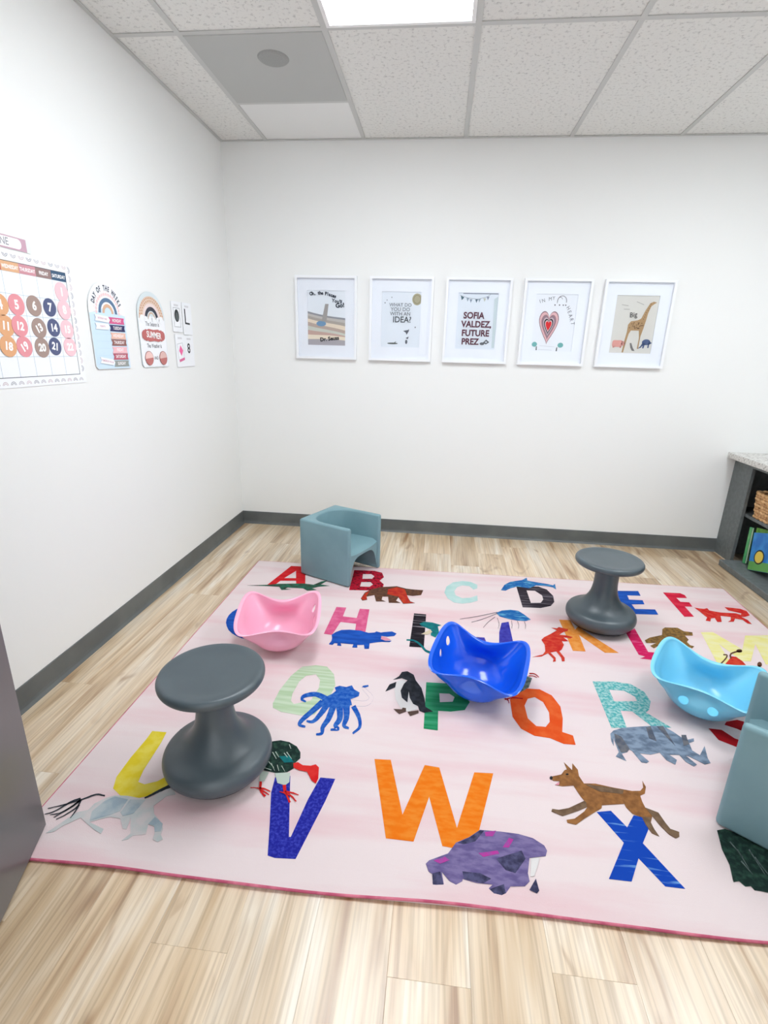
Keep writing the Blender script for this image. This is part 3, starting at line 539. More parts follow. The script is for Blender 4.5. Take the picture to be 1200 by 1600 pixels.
["printed_quail","grey quail print behind blue rocker","greygreen",2,[[[[1.868,-1.7],[1.89,-1.714],[1.866,-1.779],[1.815,-1.827],[1.791,-1.812],[1.814,-1.742]]]],None],
["crest_and_feet",None,"darkred",3,[[[[1.884,-1.687],[1.889,-1.686],[1.893,-1.685],[1.897,-1.684],[1.901,-1.684],[1.905,-1.685],[1.908,-1.688],[1.91,-1.692],[1.913,-1.696],[1.916,-1.701],[1.918,-1.706],[1.921,-1.702],[1.918,-1.697],[1.916,-1.692],[1.913,-1.687],[1.91,-1.683],[1.907,-1.68],[1.903,-1.678],[1.899,-1.678],[1.894,-1.678],[1.89,-1.679],[1.885,-1.679]]],[[[1.878,-1.704],[1.882,-1.703],[1.885,-1.702],[1.889,-1.701],[1.892,-1.7],[1.896,-1.7],[1.899,-1.701],[1.902,-1.703],[1.905,-1.705],[1.908,-1.707],[1.911,-1.709],[1.913,-1.706],[1.91,-1.704],[1.907,-1.701],[1.904,-1.699],[1.9,-1.697],[1.897,-1.696],[1.893,-1.695],[1.89,-1.696],[1.886,-1.696],[1.882,-1.697],[1.879,-1.698]]],[[[1.758,-1.861],[1.761,-1.863],[1.764,-1.866],[1.768,-1.868],[1.77,-1.871],[1.772,-1.873],[1.773,-1.876],[1.774,-1.879],[1.773,-1.882],[1.773,-1.885],[1.773,-1.889],[1.776,-1.888],[1.776,-1.884],[1.776,-1.881],[1.776,-1.877],[1.776,-1.873],[1.775,-1.87],[1.773,-1.866],[1.77,-1.864],[1.766,-1.861],[1.763,-1.858],[1.76,-1.856]]],[[[1.761,-1.872],[1.767,-1.868],[1.773,-1.865],[1.779,-1.862],[1.785,-1.859],[1.792,-1.857],[1.799,-1.856],[1.807,-1.855],[1.815,-1.855],[1.823,-1.856],[1.831,-1.856],[1.832,-1.85],[1.824,-1.85],[1.816,-1.85],[1.808,-1.849],[1.8,-1.849],[1.792,-1.85],[1.785,-1.852],[1.779,-1.855],[1.773,-1.858],[1.767,-1.862],[1.761,-1.865]]]],41],
["printed_rhino","slate blue rhinoceros print","rhino",2,[[[[2.113,-2.005],[2.129,-1.987],[2.168,-1.967],[2.273,-1.943],[2.318,-1.937],[2.344,-1.965],[2.36,-1.99],[2.366,-1.976],[2.383,-1.974],[2.374,-1.999],[2.402,-1.988],[2.396,-2.003],[2.375,-2.014],[2.369,-2.05],[2.385,-2.069],[2.422,-2.022],[2.405,-2.08],[2.404,-2.101],[2.381,-2.11],[2.364,-2.094],[2.346,-2.08],[2.335,-2.076],[2.355,-2.114],[2.341,-2.124],[2.324,-2.108],[2.315,-2.077],[2.281,-2.081],[2.297,-2.102],[2.283,-2.124],[2.262,-2.108],[2.253,-2.075],[2.218,-2.089],[2.183,-2.088],[2.201,-2.122],[2.19,-2.13],[2.174,-2.129],[2.161,-2.08],[2.153,-2.074],[2.143,-2.088],[2.122,-2.098],[2.126,-2.13],[2.097,-2.114],[2.114,-2.092],[2.116,-2.042],[2.118,-2.023],[2.106,-2.065],[2.105,-2.043]]]],None],
["dark_patch",None,"rhinodark",3,[[[[2.127,-2.003],[2.147,-2.015],[2.156,-2.072],[2.143,-2.088],[2.121,-2.093],[2.118,-2.049]]],[[[2.253,-1.954],[2.272,-1.945],[2.264,-2.022],[2.243,-2.01]]],[[[2.294,-1.944],[2.318,-1.938],[2.32,-2.036],[2.311,-2.008]]],[[[2.365,-1.977],[2.381,-1.975],[2.372,-2.021],[2.349,-2.032]]]],43],
["printed_horse","pale grey galloping horse print","horse",2,[[[[0.516,-2.509],[0.534,-2.489],[0.557,-2.475],[0.595,-2.472],[0.637,-2.475],[0.663,-2.472],[0.692,-2.431],[0.717,-2.432],[0.73,-2.449],[0.707,-2.458],[0.688,-2.495],[0.703,-2.519],[0.738,-2.543],[0.753,-2.561],[0.755,-2.577],[0.768,-2.59],[0.758,-2.599],[0.742,-2.594],[0.737,-2.575],[0.725,-2.557],[0.705,-2.552],[0.715,-2.582],[0.683,-2.59],[0.676,-2.602],[0.662,-2.608],[0.673,-2.585],[0.645,-2.539],[0.655,-2.574],[0.644,-2.574],[0.619,-2.546],[0.587,-2.544],[0.563,-2.555],[0.541,-2.567],[0.593,-2.582],[0.595,-2.596],[0.57,-2.587],[0.537,-2.572],[0.508,-2.557],[0.479,-2.585],[0.465,-2.607],[0.448,-2.613],[0.466,-2.579],[0.486,-2.543],[0.512,-2.531]]]],None],
["tail_and_mane",None,"inkgrey",3,[[[[0.528,-2.478],[0.522,-2.478],[0.516,-2.477],[0.511,-2.476],[0.505,-2.476],[0.498,-2.478],[0.493,-2.481],[0.487,-2.485],[0.482,-2.49],[0.476,-2.495],[0.47,-2.5],[0.463,-2.505],[0.455,-2.51],[0.447,-2.514],[0.439,-2.519],[0.432,-2.523],[0.424,-2.527],[0.417,-2.531],[0.41,-2.534],[0.403,-2.538],[0.396,-2.541],[0.398,-2.543],[0.405,-2.54],[0.412,-2.536],[0.42,-2.533],[0.427,-2.53],[0.434,-2.526],[0.442,-2.522],[0.45,-2.517],[0.458,-2.512],[0.466,-2.508],[0.473,-2.503],[0.48,-2.498],[0.486,-2.494],[0.491,-2.489],[0.497,-2.485],[0.502,-2.482],[0.508,-2.481],[0.513,-2.481],[0.519,-2.482],[0.524,-2.482],[0.53,-2.483]]],[[[0.463,-2.496],[0.459,-2.499],[0.455,-2.502],[0.451,-2.504],[0.447,-2.508],[0.443,-2.512],[0.439,-2.518],[0.434,-2.526],[0.43,-2.533],[0.426,-2.54],[0.421,-2.546],[0.417,-2.55],[0.413,-2.553],[0.409,-2.555],[0.405,-2.557],[0.401,-2.56],[0.403,-2.561],[0.407,-2.559],[0.412,-2.557],[0.416,-2.555],[0.42,-2.552],[0.424,-2.548],[0.429,-2.543],[0.434,-2.536],[0.438,-2.529],[0.443,-2.522],[0.447,-2.516],[0.451,-2.512],[0.455,-2.508],[0.459,-2.506],[0.463,-2.503],[0.468,-2.5]]],[[[0.465,-2.5],[0.464,-2.504],[0.464,-2.508],[0.463,-2.511],[0.461,-2.515],[0.46,-2.519],[0.457,-2.525],[0.454,-2.531],[0.45,-2.537],[0.446,-2.543],[0.442,-2.548],[0.438,-2.551],[0.433,-2.553],[0.427,-2.556],[0.422,-2.557],[0.417,-2.56],[0.419,-2.561],[0.424,-2.559],[0.429,-2.558],[0.435,-2.556],[0.44,-2.553],[0.445,-2.55],[0.45,-2.545],[0.454,-2.54],[0.458,-2.533],[0.461,-2.527],[0.464,-2.522],[0.466,-2.518],[0.468,-2.514],[0.469,-2.511],[0.47,-2.507],[0.471,-2.504]]],[[[0.468,-2.505],[0.469,-2.51],[0.471,-2.514],[0.472,-2.518],[0.473,-2.522],[0.472,-2.526],[0.471,-2.532],[0.468,-2.537],[0.465,-2.543],[0.461,-2.549],[0.458,-2.554],[0.456,-2.558],[0.453,-2.561],[0.45,-2.564],[0.447,-2.567],[0.444,-2.57],[0.446,-2.572],[0.449,-2.569],[0.452,-2.566],[0.455,-2.563],[0.458,-2.56],[0.461,-2.556],[0.465,-2.551],[0.468,-2.546],[0.472,-2.54],[0.475,-2.534],[0.477,-2.529],[0.477,-2.524],[0.477,-2.52],[0.476,-2.515],[0.475,-2.511],[0.474,-2.507]]],[[[0.473,-2.518],[0.474,-2.522],[0.475,-2.526],[0.476,-2.53],[0.477,-2.535],[0.478,-2.539],[0.478,-2.544],[0.479,-2.548],[0.479,-2.553],[0.48,-2.558],[0.48,-2.562],[0.482,-2.563],[0.482,-2.559],[0.482,-2.554],[0.482,-2.55],[0.482,-2.545],[0.482,-2.54],[0.481,-2.536],[0.481,-2.532],[0.48,-2.528],[0.479,-2.524],[0.479,-2.52]]],[[[0.469,-2.5],[0.466,-2.507],[0.463,-2.513],[0.46,-2.52],[0.458,-2.526],[0.454,-2.533],[0.45,-2.54],[0.446,-2.546],[0.442,-2.553],[0.437,-2.559],[0.433,-2.566],[0.435,-2.567],[0.44,-2.561],[0.444,-2.555],[0.449,-2.548],[0.454,-2.542],[0.458,-2.536],[0.462,-2.529],[0.465,-2.523],[0.468,-2.516],[0.471,-2.51],[0.474,-2.504]]],[[[0.65,-2.475],[0.653,-2.472],[0.656,-2.47],[0.659,-2.467],[0.663,-2.464],[0.666,-2.461],[0.67,-2.458],[0.673,-2.454],[0.677,-2.451],[0.68,-2.447],[0.685,-2.444],[0.689,-2.44],[0.694,-2.435],[0.7,-2.431],[0.705,-2.427],[0.71,-2.422],[0.7,-2.412],[0.696,-2.417],[0.691,-2.422],[0.686,-2.427],[0.681,-2.431],[0.677,-2.436],[0.673,-2.44],[0.67,-2.444],[0.666,-2.448],[0.663,-2.452],[0.66,-2.456],[0.657,-2.459],[0.654,-2.462],[0.652,-2.465],[0.649,-2.468],[0.646,-2.471]]]],45],
["flank_patch",None,"horsedark",3,[[[[0.526,-2.534],[0.54,-2.497],[0.56,-2.479],[0.603,-2.484],[0.604,-2.523],[0.583,-2.539],[0.539,-2.563]]],[[[0.607,-2.527],[0.61,-2.483],[0.654,-2.478],[0.645,-2.526],[0.621,-2.538]]],[[[0.705,-2.552],[0.711,-2.528],[0.744,-2.546],[0.751,-2.569],[0.735,-2.572],[0.723,-2.553]]]],45],
["printed_vulture","dark green feathered bird print with red head","birdgreen",2,[[[[0.947,-2.202],[0.972,-2.194],[1.003,-2.198],[1.034,-2.214],[1.053,-2.238],[1.059,-2.263],[1.048,-2.283],[1.049,-2.307],[1.034,-2.323],[1.004,-2.332],[0.958,-2.326],[0.935,-2.309],[0.914,-2.249],[0.923,-2.217]]]],None],
["leg_feathers",None,"birdwhite",3,[[[[0.996,-2.333],[1.043,-2.324],[1.051,-2.361],[1.043,-2.372],[1.036,-2.373],[1.016,-2.369]]],[[[0.947,-2.328],[0.977,-2.332],[0.974,-2.365],[0.96,-2.373]]]],48],
["head_and_feet",None,"brightred",4,[[[[1.043,-2.287],[1.056,-2.281],[1.075,-2.291],[1.1,-2.29],[1.115,-2.282],[1.128,-2.293],[1.136,-2.336],[1.133,-2.356],[1.117,-2.346],[1.095,-2.315],[1.067,-2.312],[1.048,-2.304]]],[[[0.96,-2.371],[0.968,-2.397],[0.975,-2.397],[0.968,-2.371]]],[[[0.941,-2.398],[0.946,-2.398],[0.952,-2.397],[0.957,-2.397],[0.962,-2.397],[0.966,-2.398],[0.969,-2.4],[0.971,-2.402],[0.973,-2.404],[0.975,-2.408],[0.978,-2.411],[0.981,-2.413],[0.984,-2.416],[0.987,-2.419],[0.99,-2.421],[0.994,-2.424],[0.997,-2.418],[0.994,-2.416],[0.99,-2.414],[0.987,-2.411],[0.984,-2.409],[0.981,-2.406],[0.978,-2.404],[0.976,-2.402],[0.973,-2.399],[0.97,-2.396],[0.966,-2.394],[0.961,-2.394],[0.956,-2.394],[0.951,-2.394],[0.946,-2.395],[0.94,-2.395]]],[[[0.97,-2.399],[0.973,-2.399],[0.976,-2.398],[0.978,-2.398],[0.981,-2.398],[0.984,-2.398],[0.988,-2.398],[0.992,-2.4],[0.996,-2.401],[1.0,-2.402],[1.004,-2.404],[1.005,-2.401],[1.0,-2.399],[0.996,-2.397],[0.992,-2.396],[0.988,-2.394],[0.984,-2.393],[0.98,-2.392],[0.977,-2.392],[0.974,-2.392],[0.97,-2.392],[0.967,-2.392]]],[[[0.972,-2.403],[0.976,-2.404],[0.978,-2.405],[0.982,-2.406],[0.984,-2.407],[0.988,-2.408],[0.991,-2.409],[0.994,-2.411],[0.997,-2.412],[1.001,-2.414],[1.004,-2.416],[1.005,-2.413],[1.001,-2.411],[0.998,-2.409],[0.995,-2.407],[0.991,-2.405],[0.988,-2.404],[0.985,-2.402],[0.982,-2.401],[0.979,-2.399],[0.976,-2.398],[0.973,-2.397]]],[[[1.034,-2.375],[1.045,-2.4],[1.053,-2.398],[1.044,-2.372]]],[[[1.033,-2.401],[1.038,-2.402],[1.042,-2.403],[1.045,-2.403],[1.049,-2.405],[1.052,-2.407],[1.056,-2.411],[1.059,-2.416],[1.063,-2.422],[1.067,-2.428],[1.07,-2.434],[1.076,-2.431],[1.072,-2.425],[1.068,-2.419],[1.063,-2.413],[1.059,-2.407],[1.054,-2.403],[1.05,-2.4],[1.045,-2.399],[1.041,-2.399],[1.037,-2.399],[1.033,-2.398]]],[[[1.049,-2.401],[1.053,-2.401],[1.058,-2.401],[1.062,-2.401],[1.066,-2.4],[1.07,-2.401],[1.074,-2.401],[1.078,-2.402],[1.083,-2.403],[1.087,-2.404],[1.092,-2.405],[1.092,-2.402],[1.087,-2.401],[1.083,-2.399],[1.078,-2.398],[1.074,-2.396],[1.069,-2.396],[1.065,-2.395],[1.06,-2.395],[1.056,-2.394],[1.052,-2.394],[1.048,-2.394]]],[[[1.052,-2.405],[1.056,-2.407],[1.061,-2.408],[1.065,-2.41],[1.069,-2.412],[1.073,-2.414],[1.076,-2.416],[1.08,-2.419],[1.083,-2.422],[1.086,-2.425],[1.09,-2.428],[1.092,-2.425],[1.088,-2.422],[1.085,-2.419],[1.082,-2.416],[1.078,-2.412],[1.074,-2.409],[1.07,-2.407],[1.066,-2.404],[1.061,-2.402],[1.057,-2.401],[1.053,-2.399]]]],48],
["teal_wing_patch",None,"teal",3,[[[[0.989,-2.265],[1.02,-2.257],[1.043,-2.282],[1.013,-2.288]]]],48],
["pale_feather_strokes",None,"birdwhite",4,[[[[0.961,-2.251],[0.983,-2.277],[0.984,-2.276],[0.963,-2.249]]],[[[0.97,-2.248],[0.989,-2.269],[0.99,-2.268],[0.972,-2.246]]],[[[0.958,-2.289],[0.986,-2.313],[0.987,-2.312],[0.959,-2.286]]],[[[0.972,-2.297],[0.993,-2.325],[0.994,-2.325],[0.974,-2.296]]],[[[0.955,-2.318],[0.982,-2.324],[0.982,-2.322],[0.954,-2.315]]],[[[0.993,-2.301],[1.006,-2.324],[1.007,-2.323],[0.995,-2.3]]],[[[1.008,-2.303],[1.026,-2.324],[1.027,-2.324],[1.009,-2.301]]],[[[1.0,-2.25],[1.017,-2.266],[1.017,-2.264],[1.002,-2.248]]],[[[1.007,-2.245],[1.033,-2.271],[1.033,-2.27],[1.009,-2.243]]],[[[1.006,-2.21],[1.017,-2.228],[1.018,-2.227],[1.008,-2.209]]]],48],
["printed_walrus","purple walrus print with magenta patches","walrus",2,[[[[1.476,-2.568],[1.484,-2.558],[1.534,-2.532],[1.556,-2.498],[1.592,-2.477],[1.624,-2.45],[1.682,-2.448],[1.73,-2.449],[1.768,-2.457],[1.795,-2.475],[1.8,-2.49],[1.793,-2.506],[1.749,-2.517],[1.738,-2.56],[1.739,-2.581],[1.725,-2.595],[1.689,-2.6],[1.674,-2.621],[1.654,-2.633],[1.64,-2.618],[1.634,-2.612],[1.645,-2.601],[1.605,-2.602],[1.57,-2.596],[1.569,-2.602],[1.553,-2.613],[1.537,-2.606],[1.517,-2.584],[1.523,-2.618],[1.493,-2.623],[1.497,-2.595],[1.484,-2.588]]]],None],
["magenta_patch",None,"magpatch",3,[[[[1.496,-2.557],[1.526,-2.543],[1.538,-2.551],[1.513,-2.564]]],[[[1.637,-2.456],[1.669,-2.447],[1.658,-2.466],[1.638,-2.468]]],[[[1.615,-2.521],[1.667,-2.507],[1.67,-2.516],[1.627,-2.53]]],[[[1.681,-2.496],[1.702,-2.465],[1.714,-2.468],[1.698,-2.494]]]],53],
["dark_patch",None,"walrusdark",3,[[[[1.57,-2.577],[1.615,-2.576],[1.642,-2.587],[1.621,-2.601],[1.574,-2.596]]],[[[1.66,-2.531],[1.731,-2.499],[1.738,-2.521],[1.706,-2.564],[1.682,-2.559]]],[[[1.56,-2.498],[1.592,-2.479],[1.624,-2.452],[1.635,-2.452],[1.609,-2.487],[1.578,-2.5]]],[[[1.493,-2.592],[1.513,-2.585],[1.522,-2.617],[1.495,-2.622]]],[[[1.636,-2.614],[1.673,-2.597],[1.675,-2.619],[1.654,-2.632]]]],53],
["tusks",None,"offwhite",3,[[[[1.753,-2.518],[1.777,-2.512],[1.77,-2.53],[1.753,-2.566],[1.743,-2.568]]]],53],
["fore_flipper",None,"walrusdark",3,[[[[1.735,-2.603],[1.756,-2.572],[1.759,-2.602],[1.752,-2.61]]]],53],
["printed_dog","brown running dog print","dog",2,[[[[1.857,-2.235],[1.866,-2.229],[1.897,-2.217],[1.911,-2.198],[1.92,-2.193],[1.917,-2.163],[1.932,-2.187],[1.936,-2.194],[1.944,-2.164],[1.955,-2.19],[1.952,-2.215],[1.96,-2.244],[1.996,-2.24],[2.046,-2.248],[2.102,-2.254],[2.127,-2.25],[2.141,-2.235],[2.148,-2.208],[2.15,-2.232],[2.137,-2.259],[2.12,-2.269],[2.118,-2.29],[2.119,-2.312],[2.151,-2.325],[2.157,-2.356],[2.163,-2.377],[2.184,-2.384],[2.178,-2.399],[2.166,-2.406],[2.152,-2.396],[2.139,-2.371],[2.128,-2.34],[2.116,-2.362],[2.117,-2.385],[2.122,-2.406],[2.105,-2.398],[2.098,-2.372],[2.097,-2.348],[2.073,-2.339],[2.062,-2.319],[2.061,-2.306],[1.992,-2.32],[1.988,-2.331],[1.958,-2.352],[1.928,-2.374],[1.898,-2.398],[1.875,-2.395],[1.875,-2.385],[1.899,-2.378],[1.934,-2.349],[1.947,-2.332],[1.917,-2.349],[1.866,-2.374],[1.837,-2.362],[1.841,-2.353],[1.86,-2.354],[1.89,-2.344],[1.944,-2.311],[1.937,-2.296],[1.925,-2.257],[1.89,-2.264],[1.868,-2.262],[1.887,-2.245],[1.866,-2.246]]]],None],
["dark_legs",None,"dogdark",3,[[[[1.837,-2.362],[1.841,-2.353],[1.86,-2.354],[1.89,-2.344],[1.944,-2.311],[1.948,-2.317],[1.944,-2.333],[1.917,-2.349],[1.866,-2.374]]],[[[2.119,-2.312],[2.151,-2.325],[2.157,-2.356],[2.163,-2.377],[2.184,-2.384],[2.178,-2.399],[2.166,-2.406],[2.152,-2.396],[2.139,-2.371],[2.128,-2.34]]],[[[2.098,-2.346],[2.122,-2.345],[2.115,-2.362],[2.117,-2.385],[2.122,-2.406],[2.105,-2.398],[2.098,-2.372]]],[[[1.961,-2.247],[2.045,-2.25],[2.076,-2.255],[2.068,-2.27],[1.999,-2.27]]]],58],
["nose_and_eye",None,"black",3,[[[[1.867,-2.235],[1.865,-2.239],[1.862,-2.242],[1.859,-2.243],[1.857,-2.24],[1.857,-2.236],[1.859,-2.232],[1.862,-2.229],[1.865,-2.229],[1.867,-2.231]]],[[[1.921,-2.213],[1.919,-2.216],[1.915,-2.217],[1.912,-2.217],[1.911,-2.214],[1.913,-2.212],[1.917,-2.21],[1.92,-2.211]]]],58],
["tongue",None,"pinkmouth",3,[[[[1.868,-2.262],[1.885,-2.249],[1.88,-2.261]]]],58],
["printed_yak","shaggy black yak print by teal chair","birdgreen",2,[[[[2.295,-2.364],[2.32,-2.356],[2.365,-2.373],[2.405,-2.409],[2.445,-2.447],[2.382,-2.549],[2.346,-2.535],[2.333,-2.534],[2.316,-2.532],[2.302,-2.532],[2.299,-2.522],[2.284,-2.525],[2.276,-2.512],[2.26,-2.516],[2.275,-2.469],[2.278,-2.425]]]],None],
["pale_hair_strokes",None,"greygreen",3,[[[[2.31,-2.399],[2.323,-2.442],[2.324,-2.441],[2.314,-2.396]]],[[[2.31,-2.455],[2.321,-2.49],[2.322,-2.489],[2.314,-2.452]]],[[[2.35,-2.417],[2.353,-2.49],[2.354,-2.49],[2.354,-2.414]]],[[[2.318,-2.421],[2.32,-2.474],[2.321,-2.473],[2.322,-2.418]]],[[[2.353,-2.438],[2.361,-2.484],[2.363,-2.484],[2.357,-2.436]]]],62]]

# ------------------------------------------------------------------ rug
PRINT_COL = {  # name: (rgb, rgb2, noise scale xyz, lo, hi)
 'red': ((214, 22, 34), (228, 44, 50), (9, 30, 1)), 'crimson': ((196, 24, 52), (96, 16, 34), (60, 60, 1), 0.52, 0.6),
 'paleaqua': ((186, 226, 222), (206, 234, 230), (14, 14, 1)), 'charcoal': ((50, 42, 52), (120, 112, 122), (6, 70, 1), 0.5, 0.68),
 'blue': ((22, 78, 176), (34, 98, 204), (10, 50, 1)), 'magred': ((214, 24, 62), (232, 54, 80), (10, 30, 1)),
 'rose': ((226, 92, 142), (238, 120, 162), (24, 24, 1)), 'blackstripe': ((34, 28, 36), (190, 182, 190), (3, 90, 1), 0.56, 0.68),
 'indigo': ((56, 52, 160), (74, 74, 186), (30, 30, 1)), 'orange': ((242, 146, 56), (248, 166, 84), (40, 40, 1)),
 'magenta': ((222, 30, 98), (240, 92, 146), (20, 60, 1), 0.5, 0.66), 'paleyellow': ((248, 240, 152), (250, 244, 190), (12, 30, 1)),
 'palegreen': ((190, 216, 176), (214, 232, 204), (4, 60, 1)), 'green': ((26, 138, 88), (62, 164, 118), (4, 50, 1)),
 'orangered': ((238, 84, 26), (244, 106, 46), (20, 20, 1)), 'tealmottle': ((90, 184, 184), (180, 222, 220), (90, 90, 1), 0.42, 0.6),
 'darkred': ((180, 14, 26), (200, 24, 36), (20, 20, 1)), 'yellow': ((240, 216, 50), (246, 228, 92), (22, 22, 1)),
 'royal': ((34, 38, 158), (62, 72, 194), (110, 110, 1), 0.45, 0.65), 'brightorange': ((250, 126, 14), (252, 146, 44), (24, 60, 1)),
 'bluestreak': ((12, 72, 186), (120, 176, 232), (5, 80, 1), 0.58, 0.68),
 'dkgreen': ((44, 118, 92), (60, 74, 62), (30, 30, 1)), 'bearbrown': ((116, 76, 56), (88, 62, 50), (60, 60, 1)),
 'bearred': ((206, 66, 38), (182, 40, 36), (40, 40, 1)), 'dolphin': ((30, 104, 178), (110, 186, 222), (20, 70, 1), 0.5, 0.66),
 'foxred': ((216, 34, 36), (226, 74, 58), (40, 40, 1)), 'pinkmouth': ((238, 160, 180), None), 'teal': ((20, 130, 130), (18, 104, 116), (40, 40, 1)),
 'cream': ((228, 210, 180), None), 'greyline': ((120, 112, 120), None), 'kred': ((206, 40, 36), (222, 78, 52), (30, 60, 1)),
 'lion': ((158, 120, 62), (110, 84, 52), (60, 60, 1)), 'octo': ((18, 84, 186), (60, 118, 204), (60, 60, 1)),
 'offwhite': ((240, 236, 234), None), 'black': ((34, 36, 42), (54, 58, 66), (40, 40, 1)), 'footbrown': ((98, 76, 68), None),
 'greygreen': ((120, 136, 132), (70, 82, 84), (60, 60, 1)), 'rhino': ((146, 164, 186), (104, 120, 142), (24, 40, 1)),
 'rhinodark': ((88, 96, 112), (120, 120, 126), (40, 40, 1)), 'horse': ((204, 212, 212), (226, 218, 218), (20, 20, 1)),
 'horsedark': ((166, 184, 196), (196, 206, 210), (20, 20, 1)), 'inkgrey': ((50, 58, 66), None),
 'birdgreen': ((26, 48, 44), (52, 86, 72), (60, 60, 1), 0.45, 0.7), 'birdwhite': ((206, 220, 208), None),
 'brightred': ((226, 30, 34), (236, 56, 50), (20, 20, 1)), 'walrus': ((136, 122, 170), (106, 94, 146), (26, 60, 1)),
 'magpatch': ((196, 62, 162), (160, 84, 166), (50, 50, 1)), 'walrusdark': ((56, 56, 84), (90, 88, 126), (50, 50, 1)),
 'dog': ((164, 112, 64), (136, 90, 52), (50, 50, 1)), 'dogdark': ((112, 88, 68), (134, 108, 84), (50, 50, 1)),
}
RUG_F = 0.74            # printed pile is a little darker than the inks
def pmat(k):
    c = PRINT_COL[k]
    kw = {}
    if len(c) > 3: kw = dict(lo=c[3], hi=c[4])
    return mat('print_' + k, mul(c[0], RUG_F), 0.85, mul(c[1], RUG_F) if c[1] else None, c[2] if len(c) > 2 else (1, 1, 1), bump=0.15, bump_scale=500, spec=0.15, **kw)

rug = thing('alphabet_rug', 'pink alphabet rug printed with letters and animals on the wood floor', 'rug')
RC = [Vector((0.376, -0.719)), Vector((3.161, -0.669)), Vector((3.085, -2.636)), Vector((0.376, -2.685))]
def rug_mat():
    m = mat('pink_rug_pile', (218, 203, 203), 0.9, (214, 178, 183), (1.1, 7, 1), bump=0.25, bump_scale=420, spec=0.1, lo=0.47, hi=0.72, detail=6)
    return m
NU, NV = 70, 50
bm = bmesh.new(); top = []
def rug_pt(u, v):
    p = RC[0].lerp(RC[1], u).lerp(RC[3].lerp(RC[2], u), v)
    e = max(0, (v - 0.97) / 0.03)
    z = 0.009 + min(1, u * 8 if u < 0.2 else 1) ** 2 * e * (0.0045 + 0.0035 * math.sin(u * 26) * math.sin(u * 9 + 1))
    return p.x, p.y + e * 0.004 * math.sin(u * 17), z
us = [i / NU for i in range(NU + 1)]; vs = [0.97 * j / (NV - 6) for j in range(NV - 5)] + [0.97 + 0.03 * k / 6 for k in range(1, 7)]
top = [[bm.verts.new(rug_pt(u, v)) for u in us] for v in vs]
for j in range(len(vs) - 1):
    for i in range(NU):
        bm.faces.new((top[j][i], top[j + 1][i], top[j + 1][i + 1], top[j][i + 1]))
edge = [top[0][i] for i in range(NU + 1)] + [r[NU] for r in top[1:]] + [top[-1][i] for i in range(NU - 1, -1, -1)] + [r[0] for r in top[-2:0:-1]]
low = [bm.verts.new((v.co.x, v.co.y, 0.001)) for v in edge]
n = len(edge)
for i in range(n): bm.faces.new((edge[i], edge[(i + 1) % n], low[(i + 1) % n], low[i]))
ring = [v.co.copy() for v in edge]
obj('pile', bm, rug_mat(), rug)
bm = bmesh.new()
tube(bm, [(p.x, p.y, max(0.0052, p.z - 0.0045)) for p in ring], 0.0042, 8, closed=True)
obj('edge_binding', bm, mat('pink_binding', (214, 120, 142), 0.8, (186, 82, 112), (20, 20, 20), bump=0.2), rug, smooth=True)['label'] = 'darker pink bound edge'
made = []
for name, label, mk, layer, polys, par in RUG_PRINTS:
    z = 0.0088 + 0.0006 * layer; root = rug if par is None else made[par]
    if name in TINY or len(polys) == 1:
        o = plate(name, polys, pmat(mk), root, z, 0.0005, label)
    elif par is None:
        o = plate(name, polys[:1], pmat(mk), root, z, 0.0005, label)
        for q in polys[1:]: plate('tail' if 'iguana' in name else 'arm', [q], pmat(mk), o, z - 0.0002, 0.0005)
    else:
        nm = {'head_and_feet': 'foot', 'feet': 'foot', 'leg_feathers': 'leg_feather', 'dark_legs': 'dark_leg', 'back_and_wings': 'wing'}.get(name, name)
        for i, q in enumerate(polys):
            o = plate({'head_and_feet': 'head', 'back_and_wings': 'back'}.get(name, nm) if i == 0 else nm, [q], pmat(mk), root, z, 0.0005)
    made.append(o)

# ------------------------------------------------------------------ wobble stools
m_stool = mat('grey_stool_plastic', (68, 80, 86), 0.36, (73, 85, 91), (8, 8, 8), bump=0.12, bump_scale=900, spec=0.65)
m_rub = mat('black_rubber', (28, 28, 30), 0.7)
def stool(label, loc, rz):
    t = thing('wobble_stool', label, 'stool', loc, (0, 0, rz), 'grey wobble stools')
    seat = smooth_profile([(0, 0.352), (0.06, 0.3525), (0.105, 0.354), (0.128, 0.357), (0.143, 0.3575), (0.151, 0.353), (0.1545, 0.344), (0.153, 0.334),
                           (0.146, 0.327), (0.130, 0.322), (0.100, 0.318), (0.070, 0.316), (0.054, 0.316)], 3)[::-1]
    obj('seat', lathe(seat, 72), m_stool, t, smooth=True)
    ped = smooth_profile([(0.054, 0.3175), (0.0545, 0.300), (0.0545, 0.25), (0.056, 0.215), (0.063, 0.178), (0.077, 0.147), (0.096, 0.122), (0.117, 0.106),
                          (0.137, 0.0975), (0.151, 0.091), (0.160, 0.080), (0.1640, 0.064), (0.1605, 0.045), (0.147, 0.0285)], 3)[::-1]
    obj('pedestal', lathe(ped, 72), m_stool, t, smooth=True)
    pad = smooth_profile([(0.147, 0.0285), (0.136, 0.016), (0.112, 0.006), (0.07, 0.0015), (0, 0)], 3)[::-1]
    obj('rocker_pad', lathe(pad, 72), m_rub, t, smooth=True)['label'] = 'black rubber underside'
    bm = bmesh.new()
    bmesh.ops.create_uvsphere(bm, u_segments=12, v_segments=8, radius=0.008)
    obj('vent_plug', bm, m_stool, t, (-0.128, 0.068, 0.087), smooth=True)
    return t
stool('dark grey wobble stool nearest the camera, over the yellow letter U', (0.818, -2.333, 0.0106), 0.2)
stool('dark grey wobble stool at the far side, beside the blue letter E', (2.298, -1.215, 0.0106), -0.1)

